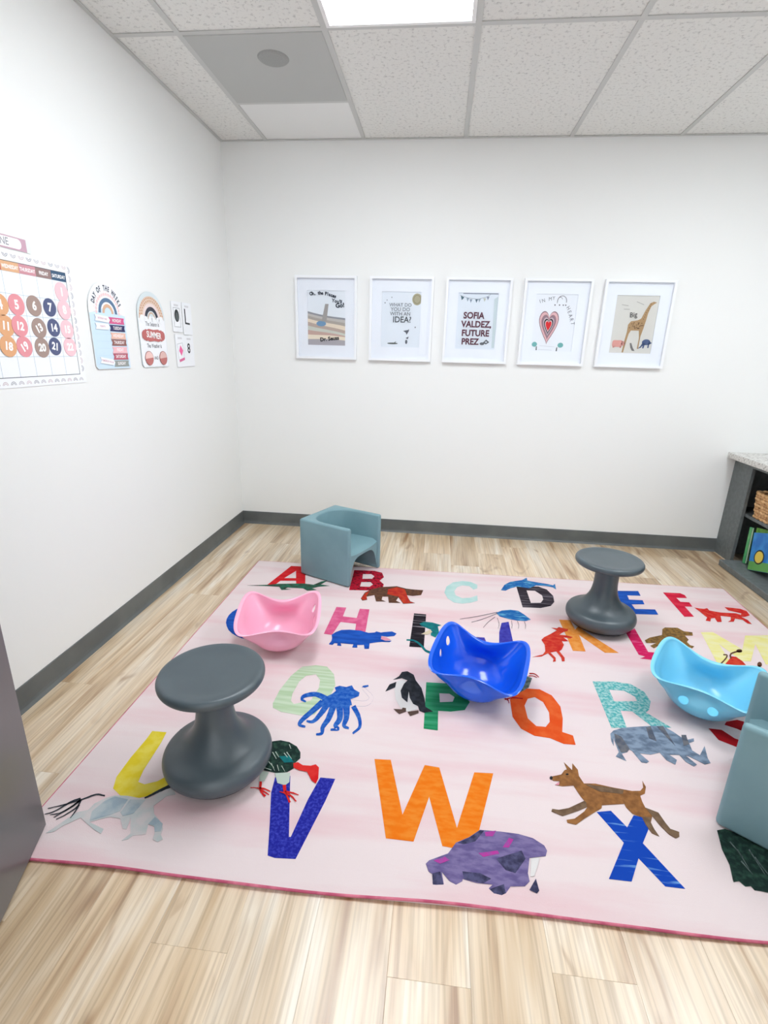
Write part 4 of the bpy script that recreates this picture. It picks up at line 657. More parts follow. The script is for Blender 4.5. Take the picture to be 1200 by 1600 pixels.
# ------------------------------------------------------------------ cube chairs
m_chair = mat('teal_grey_chair_plastic', (118, 152, 160), 0.48, (124, 158, 166), (6, 6, 6), bump=0.1, bump_scale=800, spec=0.4)
def chair_bm_shell(S=0.3475, Hc=0.345):
    h = S / 2; wi = h - 0.030
    outer = [(h, -h), (h, h), (-h, h), (-h, -h)]
    inner = [(h, wi)]
    for k in range(0, 25):
        a = PI / 2 + PI * k / 24
        ex = math.copysign(abs(math.cos(a)) ** 0.8, math.cos(a)); ey = math.copysign(abs(math.sin(a)) ** 0.8, math.sin(a))
        inner.append((0.02 + 0.155 * ex, wi * ey))
    inner.append((h, -wi))
    poly = [(-h, h), (-h, -h), (h, -h)] + inner[::-1] + [(h, h)]
    bm = bmesh.new()
    lo = [bm.verts.new((x, y, 0)) for x, y in poly]; hi = [bm.verts.new((x, y, Hc)) for x, y in poly]
    n = len(poly)
    for i in range(n): bm.faces.new((lo[i], lo[(i + 1) % n], hi[(i + 1) % n], hi[i]))
    bm.faces.new(hi); bm.faces.new(lo[::-1])
    bmesh.ops.recalc_face_normals(bm, faces=bm.faces[:])
    bevel_bm(bm, 0.013, 4, 0.5)
    return bm
def chair_bm_seat(S=0.3475):
    h = S / 2; wi = h - 0.0285; n = 24; m = 10
    bm = bmesh.new(); rows = []
    for j in range(m + 1):
        x = h - 0.012 - (h - 0.012 + 0.125) * j / m
        up = []; dn = []
        for i in range(n + 1):
            y = -wi + 2 * wi * i / n; s = abs(y / wi)
            front = max(0, (x - (h - 0.05)) / 0.038)
            zt = 0.176 + 0.012 * s ** 3 - 0.016 * front ** 2 + 0.006 * (1 - j / m)
            zb = max(0.018, 0.150 - 0.132 * s ** 5)
            up.append(bm.verts.new((x, y, zt))); dn.append(bm.verts.new((x, y, zb)))
        rows.append((up, dn))
    for (u0, d0), (u1, d1) in zip(rows, rows[1:]):
        for i in range(n):
            bm.faces.new((u0[i], u0[i + 1], u1[i + 1], u1[i])); bm.faces.new((d0[i], d1[i], d1[i + 1], d0[i + 1]))
    for u, d in (rows[0], rows[-1]):
        for i in range(n): bm.faces.new((u[i], d[i], d[i + 1], u[i + 1]))
    for k in (0, n):
        for (u0, d0), (u1, d1) in zip(rows, rows[1:]): bm.faces.new((u0[k], u1[k], d1[k], d0[k]))
    bmesh.ops.recalc_face_normals(bm, faces=bm.faces[:])
    return bm
def cube_chair(label, loc, rz):
    t = thing('cube_chair', label, 'chair', loc, (0, 0, rz), 'teal cube chairs')
    obj('shell', chair_bm_shell(), m_chair, t, smooth=True)
    obj('seat', chair_bm_seat(), m_chair, t, smooth=True)
    for c in t.children:
        me = c.data
        for e in me.edges: pass
        if hasattr(me, 'set_sharp_from_angle'): me.set_sharp_from_angle(angle=0.7)
    return t
cube_chair('pale teal plastic cube chair standing over the letters A and B', (0.913, -0.783, 0.0112), math.radians(-24.6))
cube_chair('pale teal plastic cube chair cut off by the right edge, beside the cyan rocker', (2.539, -2.303, 0.0112), math.radians(144.6))

# ------------------------------------------------------------------ saddle shaped rocker shells
def rocker_mesh(hole_theta, hole_z, dth_):
    # rounded ball bottom that flares into a saddle rim: two raised ends, two dipped waists, rolled lip
    NT, NS, NB, NF = 144, 16, 16, 8
    A_, B0, B1, EX, ZW, ZL = 0.182, 0.119, 0.166, 0.762, 0.145, 0.173
    RB, ZB, LIP = 0.134, 0.095, 0.017
    bm = bmesh.new(); rows = [[] for _ in range(NS + NB + NF)]
    pole = bm.verts.new((0, 0, 0))
    for i in range(NT):
        th = 2 * PI * i / NT; C, S = math.cos(th), math.sin(th)
        x = A_ * math.copysign(abs(C) ** EX, C); q = (x / A_) ** 2
        y = (B0 + B1 * q) * math.copysign(abs(S) ** EX, S); Z = ZW + (ZL - ZW) * q - 0.004
        R = math.hypot(x, y); ux, uy = x / R, y / R; R -= LIP
        a1 = 1.12
        prof = [(RB * math.sin(a1 * k / NS), ZB * (1 - math.cos(a1 * k / NS))) for k in range(1, NS + 1)]
        r0, z0 = prof[-1]; d = (RB * math.cos(a1), ZB * math.sin(a1)); n_ = math.hypot(*d); d = (d[0] / n_, d[1] / n_)
        L1 = 0.5 * math.hypot(R - r0, Z - z0)
        e = (0.45, 0.89)
        p1 = (r0 + d[0] * L1, z0 + d[1] * L1); p2 = (R - e[0] * L1 * 0.7, Z - e[1] * L1 * 0.7)
        for k in range(1, NB + 1):
            t = k / NB; u = 1 - t
            prof.append(tuple(u ** 3 * w0 + 3 * u * u * t * w1 + 3 * u * t * t * w2 + t ** 3 * w3 for w0, w1, w2, w3 in zip((r0, z0), p1, p2, (R, Z))))
        for k in range(1, NF + 1):
            a = k / NF * PI * 0.70
            prof.append((R + LIP * (1 - math.cos(a)) / (1 - math.cos(PI * 0.70)), Z + 0.007 * math.sin(a)))
        for k, (r, z) in enumerate(prof): rows[k].append(bm.verts.new((r * ux, r * uy, z)))
    for i in range(NT): bm.faces.new((pole, rows[0][i], rows[0][(i + 1) % NT]))
    for a, b in zip(rows, rows[1:]):
        for i in range(NT):
            j = (i + 1) % NT
            bm.faces.new((a[i], b[i], b[j], a[j]))
    bmesh.ops.recalc_face_normals(bm, faces=bm.faces[:])
    for f in bm.faces:
        if f.verts[0] is pole or pole in f.verts:
            if f.normal.z > 0:
                bmesh.ops.reverse_faces(bm, faces=bm.faces[:])
            break
    tmp = obj('tmp_shell', bm)
    cut = bmesh.new()
    for dth in (-dth_, dth_):
        th = hole_theta + dth
        d = Vector((math.cos(th), math.sin(th), 0))
        M = Matrix.Translation(d * 0.17 + Vector((0, 0, hole_z))) @ d.to_track_quat('Z', 'Y').to_matrix().to_4x4()
        bmesh.ops.create_cone(cut, cap_ends=True, segments=28, radius1=0.0165, radius2=0.0165, depth=0.16, matrix=M)
    cu = obj('tmp_cut', cut)
    so = tmp.modifiers.new('s', 'SOLIDIFY'); so.thickness = 0.0045; so.offset = 1.0; so.use_even_offset = True
    bo = tmp.modifiers.new('b', 'BOOLEAN'); bo.operation = 'DIFFERENCE'; bo.object = cu; bo.solver = 'EXACT'
    me = evaluated(tmp)
    for o in (tmp, cu): bpy.data.objects.remove(o)
    zmin = min(v.co.z for v in me.vertices)
    me.transform(Matrix.Translation((0, 0, -zmin)))
    for p in me.polygons: p.use_smooth = True
    if hasattr(me, 'set_sharp_from_angle'): me.set_sharp_from_angle(angle=0.8)
    me.name = 'rocker_shell'
    me.materials.clear()
    return me
def rocker(label, m, pose, hole_theta, hole_z, dth=0.27):
    cx, cy, an, tx, ty = pose
    me = rocker_mesh(hole_theta, hole_z, dth)
    R = Matrix.Rotation(an, 4, 'Z') @ Matrix.Rotation(ty, 4, 'Y') @ Matrix.Rotation(tx, 4, 'X')
    T = R @ Matrix.Translation((0, 0, -0.13))
    zmin = min((T @ v.co).z for v in me.vertices)
    me.transform(T); me.transform(Matrix.Translation((0, 0, -zmin)))
    o = obj('rocker_shell', me, m, None, (cx, cy, 0.0098))
    return tag(o, label, 'rocker toy', 'saddle shaped rocker shells')
m_pink = mat('pink_rocker_plastic', (254, 188, 214), 0.2, spec=0.5, transl=0.12, transl_rgb=(240, 80, 130))
m_blue = mat('blue_rocker_plastic', (24, 98, 232), 0.15, spec=0.6, transl=0.1, transl_rgb=(0, 70, 210))
m_cyan = mat('cyan_rocker_plastic', (132, 216, 245), 0.22, spec=0.5, transl=0.12, transl_rgb=(0, 150, 200))
rocker('pink saddle shaped rocker shell beside the front stool', m_pink, (0.797, -1.623, 0.176, 0.113, -0.002), 0.22, 0.125)
rocker('glossy blue saddle shaped rocker shell over the letter P', m_blue, (1.653, -1.837, -0.254, 0.092, 0.075), PI - 0.25, 0.125)
rocker('light cyan saddle shaped rocker shell beside the right cube chair', m_cyan, (2.494, -1.822, -0.573, 0.033, 0.030), -PI / 2 + 0.0, 0.088, 0.36)

# ------------------------------------------------------------------ framed book cover prints on the back wall
m_frame = mat('white_frame_lacquer', (240, 242, 246), 0.35, spec=0.5)
m_mat = mat('white_mat_board', (239, 243, 250), 0.8)
m_glass = glass_mat()
def ink(rgb): return mat('ink_%d_%d_%d' % rgb, rgb, 0.6)
FZ = 1.485
def picture(x0, x1, label, paper):
    cx = (x0 + x1) / 2; hw = (x1 - x0) / 2; hh = 0.26
    t = thing('framed_picture', label, 'picture', (cx, -0.001, FZ), (PI / 2, 0, 0), 'framed book covers on the back wall')
    fw = 0.015
    for nm, poly in (('frame_rail', [(-hw, -hh), (hw, -hh), (hw - fw, -hh + fw), (-hw + fw, -hh + fw)]), ('frame_rail', [(hw, hh), (-hw, hh), (-hw + fw, hh - fw), (hw - fw, hh - fw)]),
                     ('frame_stile', [(-hw, hh), (-hw, -hh), (-hw + fw, -hh + fw), (-hw + fw, hh - fw)]), ('frame_stile', [(hw, -hh), (hw, hh), (hw - fw, hh - fw), (hw - fw, -hh + fw)])):
        plate(nm, [[poly]], m_frame, t, 0, 0.027)
    PWD, PHT = 0.255, 0.342
    plate('mat_board', [[rect(-hw + fw, hw - fw, -hh + fw, hh - fw), rect(-PWD / 2, PWD / 2, -PHT / 2, PHT / 2)]], m_mat, t, 0.006, 0.003)
    pr = plate('print', [[rect(-PWD / 2 - 0.006, PWD / 2 + 0.006, -PHT / 2 - 0.006, PHT / 2 + 0.006)]], paper, t, 0.003, 0.002)
    gl = plate('glass', [[rect(-hw + fw, hw - fw, -hh + fw, hh - fw)]], m_glass, t, 0.0125, 0.0015)
    def P(u, v): return ((u - 0.5) * PWD, (0.5 - v) * PHT)
    return t, pr, P
ZP = 0.0052
def art(pr, name, polys, rgb, P, layer=0):
    polys = [[[P(*q) for q in r] for r in poly] for poly in polys]
    return plate(name, polys, ink(rgb), pr, ZP + 0.0004 * layer, 0.0003)
def tx(pr, s, size, P, u, v, rgb, rot=0, bold=0.0, sx=1.0, align='CENTER', name='lettering'):
    x, y = P(u, v)
    return text(name, s, size, ink(rgb), pr, x, y, ZP + 0.0024, rot, bold, sx, align)
def wave(v0, v1, a, f, ph, vb=1.0, n=24):
    return [(i / n, v0 + (v1 - v0) * i / n + a * math.sin(f * i / n + ph)) for i in range(n + 1)] + [(1, vb), (0, vb)]

# 1: swirling hills (plain stand-in bands) with title
t, pr, P = picture(0.458, 0.870, 'leftmost white framed picture, beige swirled hills and the title Oh, the Places You\'ll Go!', mat('cover_sky', (234, 240, 247), 0.6))
for k, (v0, v1, c) in enumerate([(0.37, 0.50, (150, 152, 158)), (0.40, 0.54, (196, 192, 188)), (0.44, 0.60, (178, 170, 162)), (0.49, 0.66, (236, 222, 202)),
                                 (0.55, 0.74, (190, 172, 162)), (0.62, 0.80, (206, 210, 200)), (0.70, 0.84, (202, 172, 162)), (0.79, 0.86, (238, 226, 206)), (0.88, 0.92, (176, 172, 178))]):
    art(pr, 'hill_band', [[wave(v0, v1, 0.02, 3.2, 0.4 + k * 0.25)]], c, P, k * 0.5)
art(pr, 'mound', [[ellipse(0.36, 0.60, 0.13, 0.05)]], (120, 160, 196), P, 5.0)
art(pr, 'post', [[[(0.37, 0.56), (0.50, 0.56), (0.56, 0.24), (0.47, 0.24)]]], (168, 164, 162), P, 5.3)
def cover1(i, n):
    u = 0.10 + 0.64 * i / (n - 1); x, y = P(u, 0.085 - 0.05 * math.sin(PI * (0.15 + 0.85 * i / n)) + 0.03 * (i / n)); return x, y, 0.25 - 0.5 * i / n
text_path('lettering', 'Oh, the Places', 0.029, ink((30, 40, 58)), pr, ZP + 0.004, cover1, 0.0012, 0.9)
tx(pr, "You'll", 0.030, P, 0.78, 0.19, (30, 40, 58), -0.15, 0.001); tx(pr, 'Go!', 0.038, P, 0.86, 0.265, (30, 40, 58), 0.1, 0.0015)
tx(pr, 'Dr. Seuss', 0.034, P, 0.58, 0.88, (34, 34, 36), 0.12, 0.0014)

# 2
t, pr, P = picture(0.956, 1.370, 'white framed pale grey picture asking WHAT DO YOU DO WITH AN IDEA?', mat('cover_grey', (228, 235, 243), 0.6))
for s, v, sz, c in (('WHAT DO', 0.235, 0.030, (120, 126, 134)), ('YOU DO', 0.315, 0.032, (120, 126, 134)), ('WITH AN', 0.395, 0.031, (104, 110, 118))):
    tx(pr, s, sz, P, 0.48, v, c, 0, 0.0002, 1.0)
tx(pr, 'IDEA?', 0.052, P, 0.53, 0.50, (74, 80, 88), 0, 0.0006, 0.95)
art(pr, 'medal', [[ellipse(0.90, 0.13, 0.125, 0.105, 28)]], (176, 170, 142), P, 1)
art(pr, 'medal_ring', [[ellipse(0.90, 0.13, 0.095, 0.08, 28), ellipse(0.90, 0.13, 0.08, 0.067, 28)]], (146, 140, 112), P, 2)
art(pr, 'dark_ellipse', [[ellipse(0.30, 0.935, 0.14, 0.014)], [[(0.34, 0.92), (0.40, 0.89), (0.37, 0.925)]]], (86, 94, 92), P, 1)
art(pr, 'small_figure', [[[(0.57, 0.70), (0.70, 0.68), (0.72, 0.66), (0.72, 0.70), (0.66, 0.77), (0.64, 0.73)]], [[(0.64, 0.83), (0.72, 0.80), (0.70, 0.85)]], [ellipse(0.66, 0.90, 0.03, 0.04, 12)]], (92, 96, 106), P, 1)
art(pr, 'specks', [[ellipse(0.25, 0.10, 0.012, 0.012, 8)], [ellipse(0.08, 0.20, 0.014, 0.012, 8)], [ellipse(0.13, 0.15, 0.01, 0.012, 8)], [ellipse(0.88, 0.63, 0.016, 0.014, 8)]], (116, 122, 132), P, 1)

# 3
t, pr, P = picture(1.449, 1.865, 'middle white framed picture lettered SOFIA VALDEZ, FUTURE PREZ under bunting', mat('cover_paleblue', (226, 234, 243), 0.6))
for s, v, u in (('SOFIA', 0.40, 0.42), ('VALDEZ,', 0.555, 0.50), ('FUTURE', 0.715, 0.49), ('PREZ', 0.87, 0.37)):
    tx(pr, s, 0.054, P, u, v, (96, 46, 66), 0, 0.0016, 0.92)
art(pr, 'bunting_flag', [[[(0.06, 0.05), (0.15, 0.08), (0.09, 0.13)]]], (70, 100, 112), P, 1)
for a, b, c in ((0.24, 0.11, (150, 166, 180)), (0.32, 0.13, (136, 150, 168)), (0.46, 0.13, (86, 108, 122)), (0.53, 0.12, (156, 172, 184)), (0.66, 0.11, (196, 200, 190)), (0.74, 0.08, (140, 150, 170))):
    art(pr, 'bunting_flag', [[[(a - 0.035, b - 0.02), (a + 0.035, b - 0.02), (a, b + 0.045)]]], c, P, 1)
art(pr, 'bunting_string', [[[(0.04, 0.04), (0.24, 0.085), (0.5, 0.105), (0.72, 0.06), (0.80, 0.02), (0.80, 0.026), (0.72, 0.066), (0.5, 0.111), (0.24, 0.091), (0.04, 0.046)]]], (130, 140, 150), P, 1)
art(pr, 'top_band', [[[(0.12, 0.004), (0.99, 0.004), (0.99, 0.02), (0.12, 0.02)]]], (150, 156, 172), P, 1)
art(pr, 'grey_shape', [[ellipse(0.68, 0.90, 0.06, 0.025, 12)], [[(0.70, 0.88), (0.78, 0.82), (0.86, 0.87), (0.78, 0.91)], [(0.745, 0.87), (0.78, 0.85), (0.815, 0.87), (0.78, 0.885)]]], (98, 102, 108), P, 1)
art(pr, 'pale_side_strip', [[[(0.90, 0.1), (0.99, 0.06), (0.99, 0.97), (0.93, 0.97)]]], (202, 216, 220), P, 0.5)

# 4
t, pr, P = picture(1.940, 2.357, 'white framed picture of a ringed pink heart lettered IN MY HEART', mat('cover_white', (236, 240, 246), 0.6))
def heart(s, cu=0.37, cv=0.53):
    out = []
    for i in range(40):
        a = 2 * PI * i / 40
        x = 16 * math.sin(a) ** 3; y = 13 * math.cos(a) - 5 * math.cos(2 * a) - 2 * math.cos(3 * a) - math.cos(4 * a)
        y = y * 1.0 - (3.5 if y < 0 else 0) * min(1, -y / 10 if y < 0 else 0)
        out.append((cu + x / 16 * 0.24 * s, cv - (y + 1) / 17 * 0.31 * s))
    return out
for k, (s, c) in enumerate([(1.0, (122, 84, 96)), (0.94, (226, 182, 186)), (0.76, (166, 128, 134)), (0.69, (150, 122, 136)), (0.56, (200, 184, 192)), (0.47, (52, 42, 50)), (0.37, (226, 206, 210)), (0.30, (222, 30, 40))]):
    art(pr, 'heart_ring', [[heart(s, 0.365, 0.53 + 0.015 * (1 - s))]], c, P, k * 0.8)
def fnh(u0, v0, u1, v1, a0, a1):
    def fn(i, n):
        f = i / max(1, n - 1); x, y = P(u0 + (u1 - u0) * f, v0 + (v1 - v0) * f); return x, y, a0 + (a1 - a0) * f
    return fn
text_path('lettering', 'IN MY', 0.030, ink((120, 122, 130)), pr, ZP + 0.001, fnh(0.10, 0.13, 0.42, 0.07, 0.35, 0.05), 0, 0.9)
text_path('lettering', 'HEART', 0.032, ink((110, 112, 120)), pr, ZP + 0.001, fnh(0.80, 0.235, 0.95, 0.50, -1.0, -1.4), 0, 0.9)
cxh, cyh = P(0.63, 0.12)
plate('grey_loop', [[arcband(cxh, cyh, 0.030, 0.034, 0.026, 0.030, -0.2, PI + 0.2, 20)], [arcband(cxh - 0.012, cyh - 0.004, 0.018, 0.030, 0.0155, 0.027, 0.6, PI + 0.3, 14)]], ink((130, 128, 136)), pr, ZP, 0.0003)
art(pr, 'dark_dot', [[ellipse(q, 0.185, 0.016, 0.011, 10)] for q in (0.47, 0.58, 0.67, 0.73)], (60, 56, 64), P, 1)
art(pr, 'teal_blob', [[ellipse(0.075, 0.885, 0.065, 0.045, 16)]], (112, 176, 174), P, 1)
art(pr, 'teal_blob', [[ellipse(0.72, 0.89, 0.07, 0.045, 16)]], (112, 176, 174), P, 1)
art(pr, 'stem', [[[(0.12, 0.92), (0.14, 0.92), (0.15, 0.99), (0.12, 0.99)]], [[(0.63, 0.93), (0.65, 0.93), (0.65, 1.0), (0.62, 1.0)]]], (70, 76, 80), P, 1)
art(pr, 'faint_lines', [[[(0.2, 0.905), (0.58, 0.92), (0.58, 0.925), (0.2, 0.91)]], [[(0.18, 0.975), (0.52, 0.98), (0.52, 0.985), (0.18, 0.98)]]], (196, 200, 206), P, 1)

# 5
t, pr, P = picture(2.430, 2.851, 'rightmost white framed picture, a tall spotted giraffe over small animals and the word Big', mat('cover_beige', (218, 217, 212), 0.6))
art(pr, 'giraffe', [[[(0.31, 0.99), (0.33, 0.80), (0.36, 0.62), (0.36, 0.50), (0.42, 0.44), (0.58, 0.42), (0.65, 0.39), (0.72, 0.25), (0.80, 0.13), (0.88, 0.10), (0.96, 0.115), (0.90, 0.14),
     (0.84, 0.18), (0.79, 0.30), (0.77, 0.42), (0.74, 0.56), (0.70, 0.70), (0.695, 0.92), (0.665, 0.92), (0.67, 0.72), (0.64, 0.60), (0.45, 0.60), (0.41, 0.66), (0.37, 0.84), (0.345, 0.99)]]], (178, 146, 106), P, 1)
rg = random.Random(3)
art(pr, 'giraffe_spots', [[ellipse(0.40 + rg.random() * 0.32, 0.46 + rg.random() * 0.11, 0.016, 0.010, 6)] for _ in range(26)] + [[ellipse(0.70 + 0.12 * f + rg.uniform(-.008, .008), 0.40 - 0.26 * f, 0.012, 0.009, 6)] for f in [i / 7 for i in range(8)]], (128, 100, 72), P, 2)
art(pr, 'pink_animal', [[rrect(0.05, 0.30, 0.775, 0.895, 0.04)], [ellipse(0.31, 0.83, 0.05, 0.04, 14)], [[(0.07, 0.88), (0.11, 0.88), (0.11, 0.91), (0.07, 0.91)]], [[(0.24, 0.88), (0.28, 0.88), (0.28, 0.91), (0.24, 0.91)]]], (222, 160, 152), P, 1)
art(pr, 'blue_animal', [[ellipse(0.86, 0.80, 0.10, 0.052, 18)], [[(0.92, 0.78), (1.0, 0.81), (0.93, 0.85)]], [[(0.79, 0.80), (0.84, 0.83), (0.82, 0.91), (0.79, 0.91)]], [[(0.91, 0.82), (0.94, 0.82), (0.94, 0.90), (0.91, 0.90)]], [[(0.78, 0.80), (0.74, 0.87), (0.68, 0.92), (0.75, 0.90), (0.81, 0.84)]]], (72, 92, 134), P, 1)
art(pr, 'grey_animal', [[[(0.47, 0.82), (0.51, 0.82), (0.56, 0.90), (0.62, 0.96), (0.55, 0.955), (0.50, 0.90)]]], (124, 122, 122), P, 1)
tx(pr, 'Big', 0.042, P, 0.45, 0.33, (84, 82, 82), 0.15, 0.0004, 0.9)
art(pr, 'small_lines', [[[(0.14, 0.155), (0.30, 0.17), (0.30, 0.178), (0.14, 0.163)]], [[(0.20, 0.23), (0.34, 0.23), (0.34, 0.238), (0.20, 0.238)]], [[(0.48, 0.10), (0.66, 0.15), (0.66, 0.158), (0.48, 0.108)]]], (160, 158, 156), P, 1)

# ------------------------------------------------------------------ papers and charts on the left wall
LROT = (PI / 2, 0, PI / 2)
m_white = mat('white_card', (240, 242, 246), 0.7)
m_line = ink((168, 190, 204)); m_dark = ink((58, 62, 72)); m_num = mat('white_ink', (250, 250, 250), 0.6)
# calendar: local x = world y + 1.86, local y = world z - 1.13
CY, CZ = -1.86, 1.13
cal = thing('wall_calendar', 'large white paper calendar with coloured day headings on the left wall', 'calendar', (0.0008, CY, CZ), LROT)
plate('sheet', [[rect(-0.298, 0.296, 0.0, 0.434)]], m_white, cal, 0, 0.0012)
colx = [-1.598 - 0.0749 * k for k in range(8)]
rowz = [1.501, 1.432, 1.366, 1.299, 1.231, 1.164]
def cu(y): return y - CY
def cv(z): return z - CZ
for k in range(1, 7):
    plate('grid_line', [[rect(cu(colx[k]) - 0.0006, cu(colx[k]) + 0.0006, cv(1.164), cv(1.501))]], m_line, cal, 0.0012, 0.0002)
for z in rowz[:-1]:
    plate('grid_line', [[rect(cu(colx[7]), cu(colx[0]), cv(z) - 0.0006, cv(z) + 0.0006)]], m_line, cal, 0.0012, 0.0003)
plate('black_outline', [[rect(cu(colx[7]) - 0.002, cu(colx[0]) + 0.002, cv(1.164) - 0.002, cv(1.532) + 0.002), rect(cu(colx[7]), cu(colx[0]), cv(1.164), cv(1.532))]], m_dark, cal, 0.0012, 0.0004)
heads = [('SATURDAY', (58, 88, 118)), ('FRIDAY', (150, 124, 122)), ('THURSDAY', (206, 146, 156)), ('WEDNESDAY', (222, 174, 134)), ('TUESDAY', (192, 96, 90)), ('MONDAY', (88, 92, 120)), ('SUNDAY', (240, 190, 196))]
for k, (s, c) in enumerate(heads):
    h = plate('day_heading', [[rect(cu(colx[k + 1]), cu(colx[k]), cv(1.501), cv(1.532))]], ink(c), cal, 0.0012, 0.0005)
    text('lettering', s, 0.0165, m_num, h, cu((colx[k] + colx[k + 1]) / 2), cv(1.5155), 0.0019, 0, 0.0005, 0.8 if len(s) < 9 else 0.68)
# rainbow doodles around the border
m_doodle = [ink((186, 182, 188)), ink((160, 160, 168)), ink((206, 190, 194))]
rg = random.Random(11)
def doodle(x, y, rot, k):
    polys = []
    for r1, r0 in ((0.012, 0.0095), (0.0072, 0.0048)):
        ring = arcband(0, 0, r1, r1, r0, r0, 0, PI, 10)
        polys.append([[(x + a * math.cos(rot) - b * math.sin(rot), y + a * math.sin(rot) + b * math.cos(rot)) for a, b in ring]])
    plate('rainbow_doodle', polys, m_doodle[k % 3], cal, 0.0012, 0.0002)
for k in range(14): doodle(cu(-1.585) - 0.034 * k - 0.008, cv(1.1385), 0.0, k)
for k in range(13): doodle(cu(-1.579) - 0.002, 0.055 + 0.030 * k, -PI / 2, k + 1)
for k in range(14): doodle(cu(-1.60) - 0.034 * k, cv(1.557), PI, k + 2)
# number discs in the pockets
ORG, PNK, TAU, NAV, LPK = (224, 168, 124), (228, 150, 158), (164, 142, 134), (84, 92, 128), (246, 198, 206)
names = {ORG: 'orange', PNK: 'rose pink', TAU: 'taupe', NAV: 'navy', LPK: 'pale pink'}
discs = [(1, -1.632, 1.463, LPK, 0), (4, -1.930, 1.394, ORG, 0), (5, -1.861, 1.399, PNK, 0), (6, -1.782, 1.402, TAU, 0), (7, -1.707, 1.403, NAV, 0), (8, -1.633, 1.400, LPK, 0.1),
         (11, -1.922, 1.329, ORG, -.15), (12, -1.864, 1.331, PNK, -.1), (13, -1.776, 1.328, TAU, .45), (14, -1.703, 1.333, NAV, 0), (15, -1.633, 1.330, LPK, 0),
         (18, -1.928, 1.265, ORG, -.15), (19, -1.858, 1.264, PNK, .5), (20, -1.777, 1.262, TAU, 0), (21, -1.711, 1.267, NAV, -.2), (22, -1.631, 1.266, LPK, 0)]
seen_d = {}
for i, (num, y, z, c, rot) in enumerate(discs):
    seen_d[c] = seen_d.get(c, -1) + 1
    r = 0.0345 if c != NAV else 0.0315
    base = 0.0024 + (0.0012 if num in (12, 8, 18) else 0)
    t = thing('number_disc', '%s %s number disc in its calendar column, reading %d' % ((['topmost', 'second', 'third', 'lowest'] if c == LPK else ['topmost', 'middle', 'lowest'])[seen_d[c]], names[c], num), 'number card', (base, y, z), LROT, 'numbered discs on the calendar')
    t.rotation_euler = (PI / 2, 0.0, PI / 2)
    plate('disc', [[ellipse(0, 0, r, r, 28)]], mat('disc_' + names[c].replace(' ', '_'), c, 0.6), t, 0, 0.0010)
    text('number', str(num), 0.040 if num < 10 else 0.036, m_num, t, 0, -0.001, 0.0012, rot, 0.0016, 0.95)

# month strip
t = thing('month_strip', 'mauve and white strip lettered JUNE above the calendar', 'sign', (0.0008, -1.751, 1.572), LROT)
plate('card', [[rrect(-0.30, 0.0, 0, 0.041, 0.006)]], mat('pale_mint_card', (226, 232, 230), 0.7), t, 0, 0.0012)
plate('mauve_band', [[rect(-0.297, -0.020, 0.0005, 0.0405)]], ink((196, 160, 176)), t, 0.0012, 0.0003)
plate('white_pill', [[rrect(-0.25, -0.042, 0.005, 0.0365, 0.0155, 8)]], m_white, t, 0.0015, 0.0003)
text('lettering', 'JUNE', 0.032, ink((140, 138, 146)), t, -0.128, 0.0205, 0.0020, 0, 0.0003, 0.9)

# days of the week chart
t = thing('day_chart', 'arched day of the weeks chart with a rainbow and ribbon labels', 'chart', (0.0035, -1.371, 1.178), LROT)
def arch(hw, z1, ry, n=24, z0=0.0):
    return [(-hw, z0 + 0.012), (-hw + 0.014, z0), (hw, z0), (hw, z1)] + [(hw * math.cos(PI * i / n), z1 + ry * math.sin(PI * i / n)) for i in range(1, n)] + [(-hw, z1)]
plate('board', [[arch(0.122, 0.237, 0.115)]], m_white, t, 0, 0.0022)
plate('blue_panel', [[[(-0.121, 0.012), (-0.107, 0.001), (0.121, 0.001), (0.121, 0.224), (0.06, 0.232), (0.0, 0.262), (-0.055, 0.236), (-0.121, 0.224)]]], ink((204, 226, 242)), t, 0.0022, 0.0003)
plate('rainbow_arc', [[arcband(0.003, 0.228, 0.064, 0.062, 0.048, 0.046)]], ink((92, 120, 152)), t, 0.0026, 0.0003)
plate('rainbow_arc', [[arcband(0.003, 0.228, 0.038, 0.038, 0.024, 0.024)]], ink((216, 176, 146)), t, 0.0026, 0.0003)
plate('bead_arc', [[ellipse(0.003 + 0.078 * math.cos(a), 0.230 + 0.074 * math.sin(a), 0.0068, 0.0068, 10)] for a in [PI * i / 16 for i in range(17)]] +
      [[ellipse(0.003 + 0.092 * math.cos(a), 0.230 + 0.086 * math.sin(a), 0.0024, 0.0024, 6)] for a in [PI * i / 13 for i in range(14)]], ink((244, 208, 208)), t, 0.0026, 0.0003)
text_path('lettering', 'DAY OF THE WEEKS', 0.029, ink((62, 68, 86)), t, 0.0028, arc_fn(0.0, 0.228, 0.098, 0.100, PI * 0.86, PI * 0.13), 0.0012, 0.62)
def ribbon(x0, x1, z0, z1, c, s, tcol, notch_left=True):
    d = 0.007
    p = [(x0, z0), (x1, z0), (x1 - 0.004, (z0 + z1) / 2), (x1, z1), (x0, z1)] + ([(x0 + d, (z0 + z1) / 2)] if notch_left else [])
    q = plate('day_ribbon', [[p]], ink(c), t, 0.0030, 0.0008)
    plate('ribbon_face', [[rect(x0 + 0.008, x1 - 0.006, z0 + 0.004, z1 - 0.004)]], ink(tuple(min(255, int(v * 0.75 + 64)) for v in c)), q, 0.0038, 0.0002) if s == '' else None
    text('lettering', s, 0.0185, ink(tcol), q, (x0 + x1) / 2, (z0 + z1) / 2, 0.0041, 0, 0.0004, 0.8 if len(s) < 9 else 0.7)
W_ = (250, 244, 246)
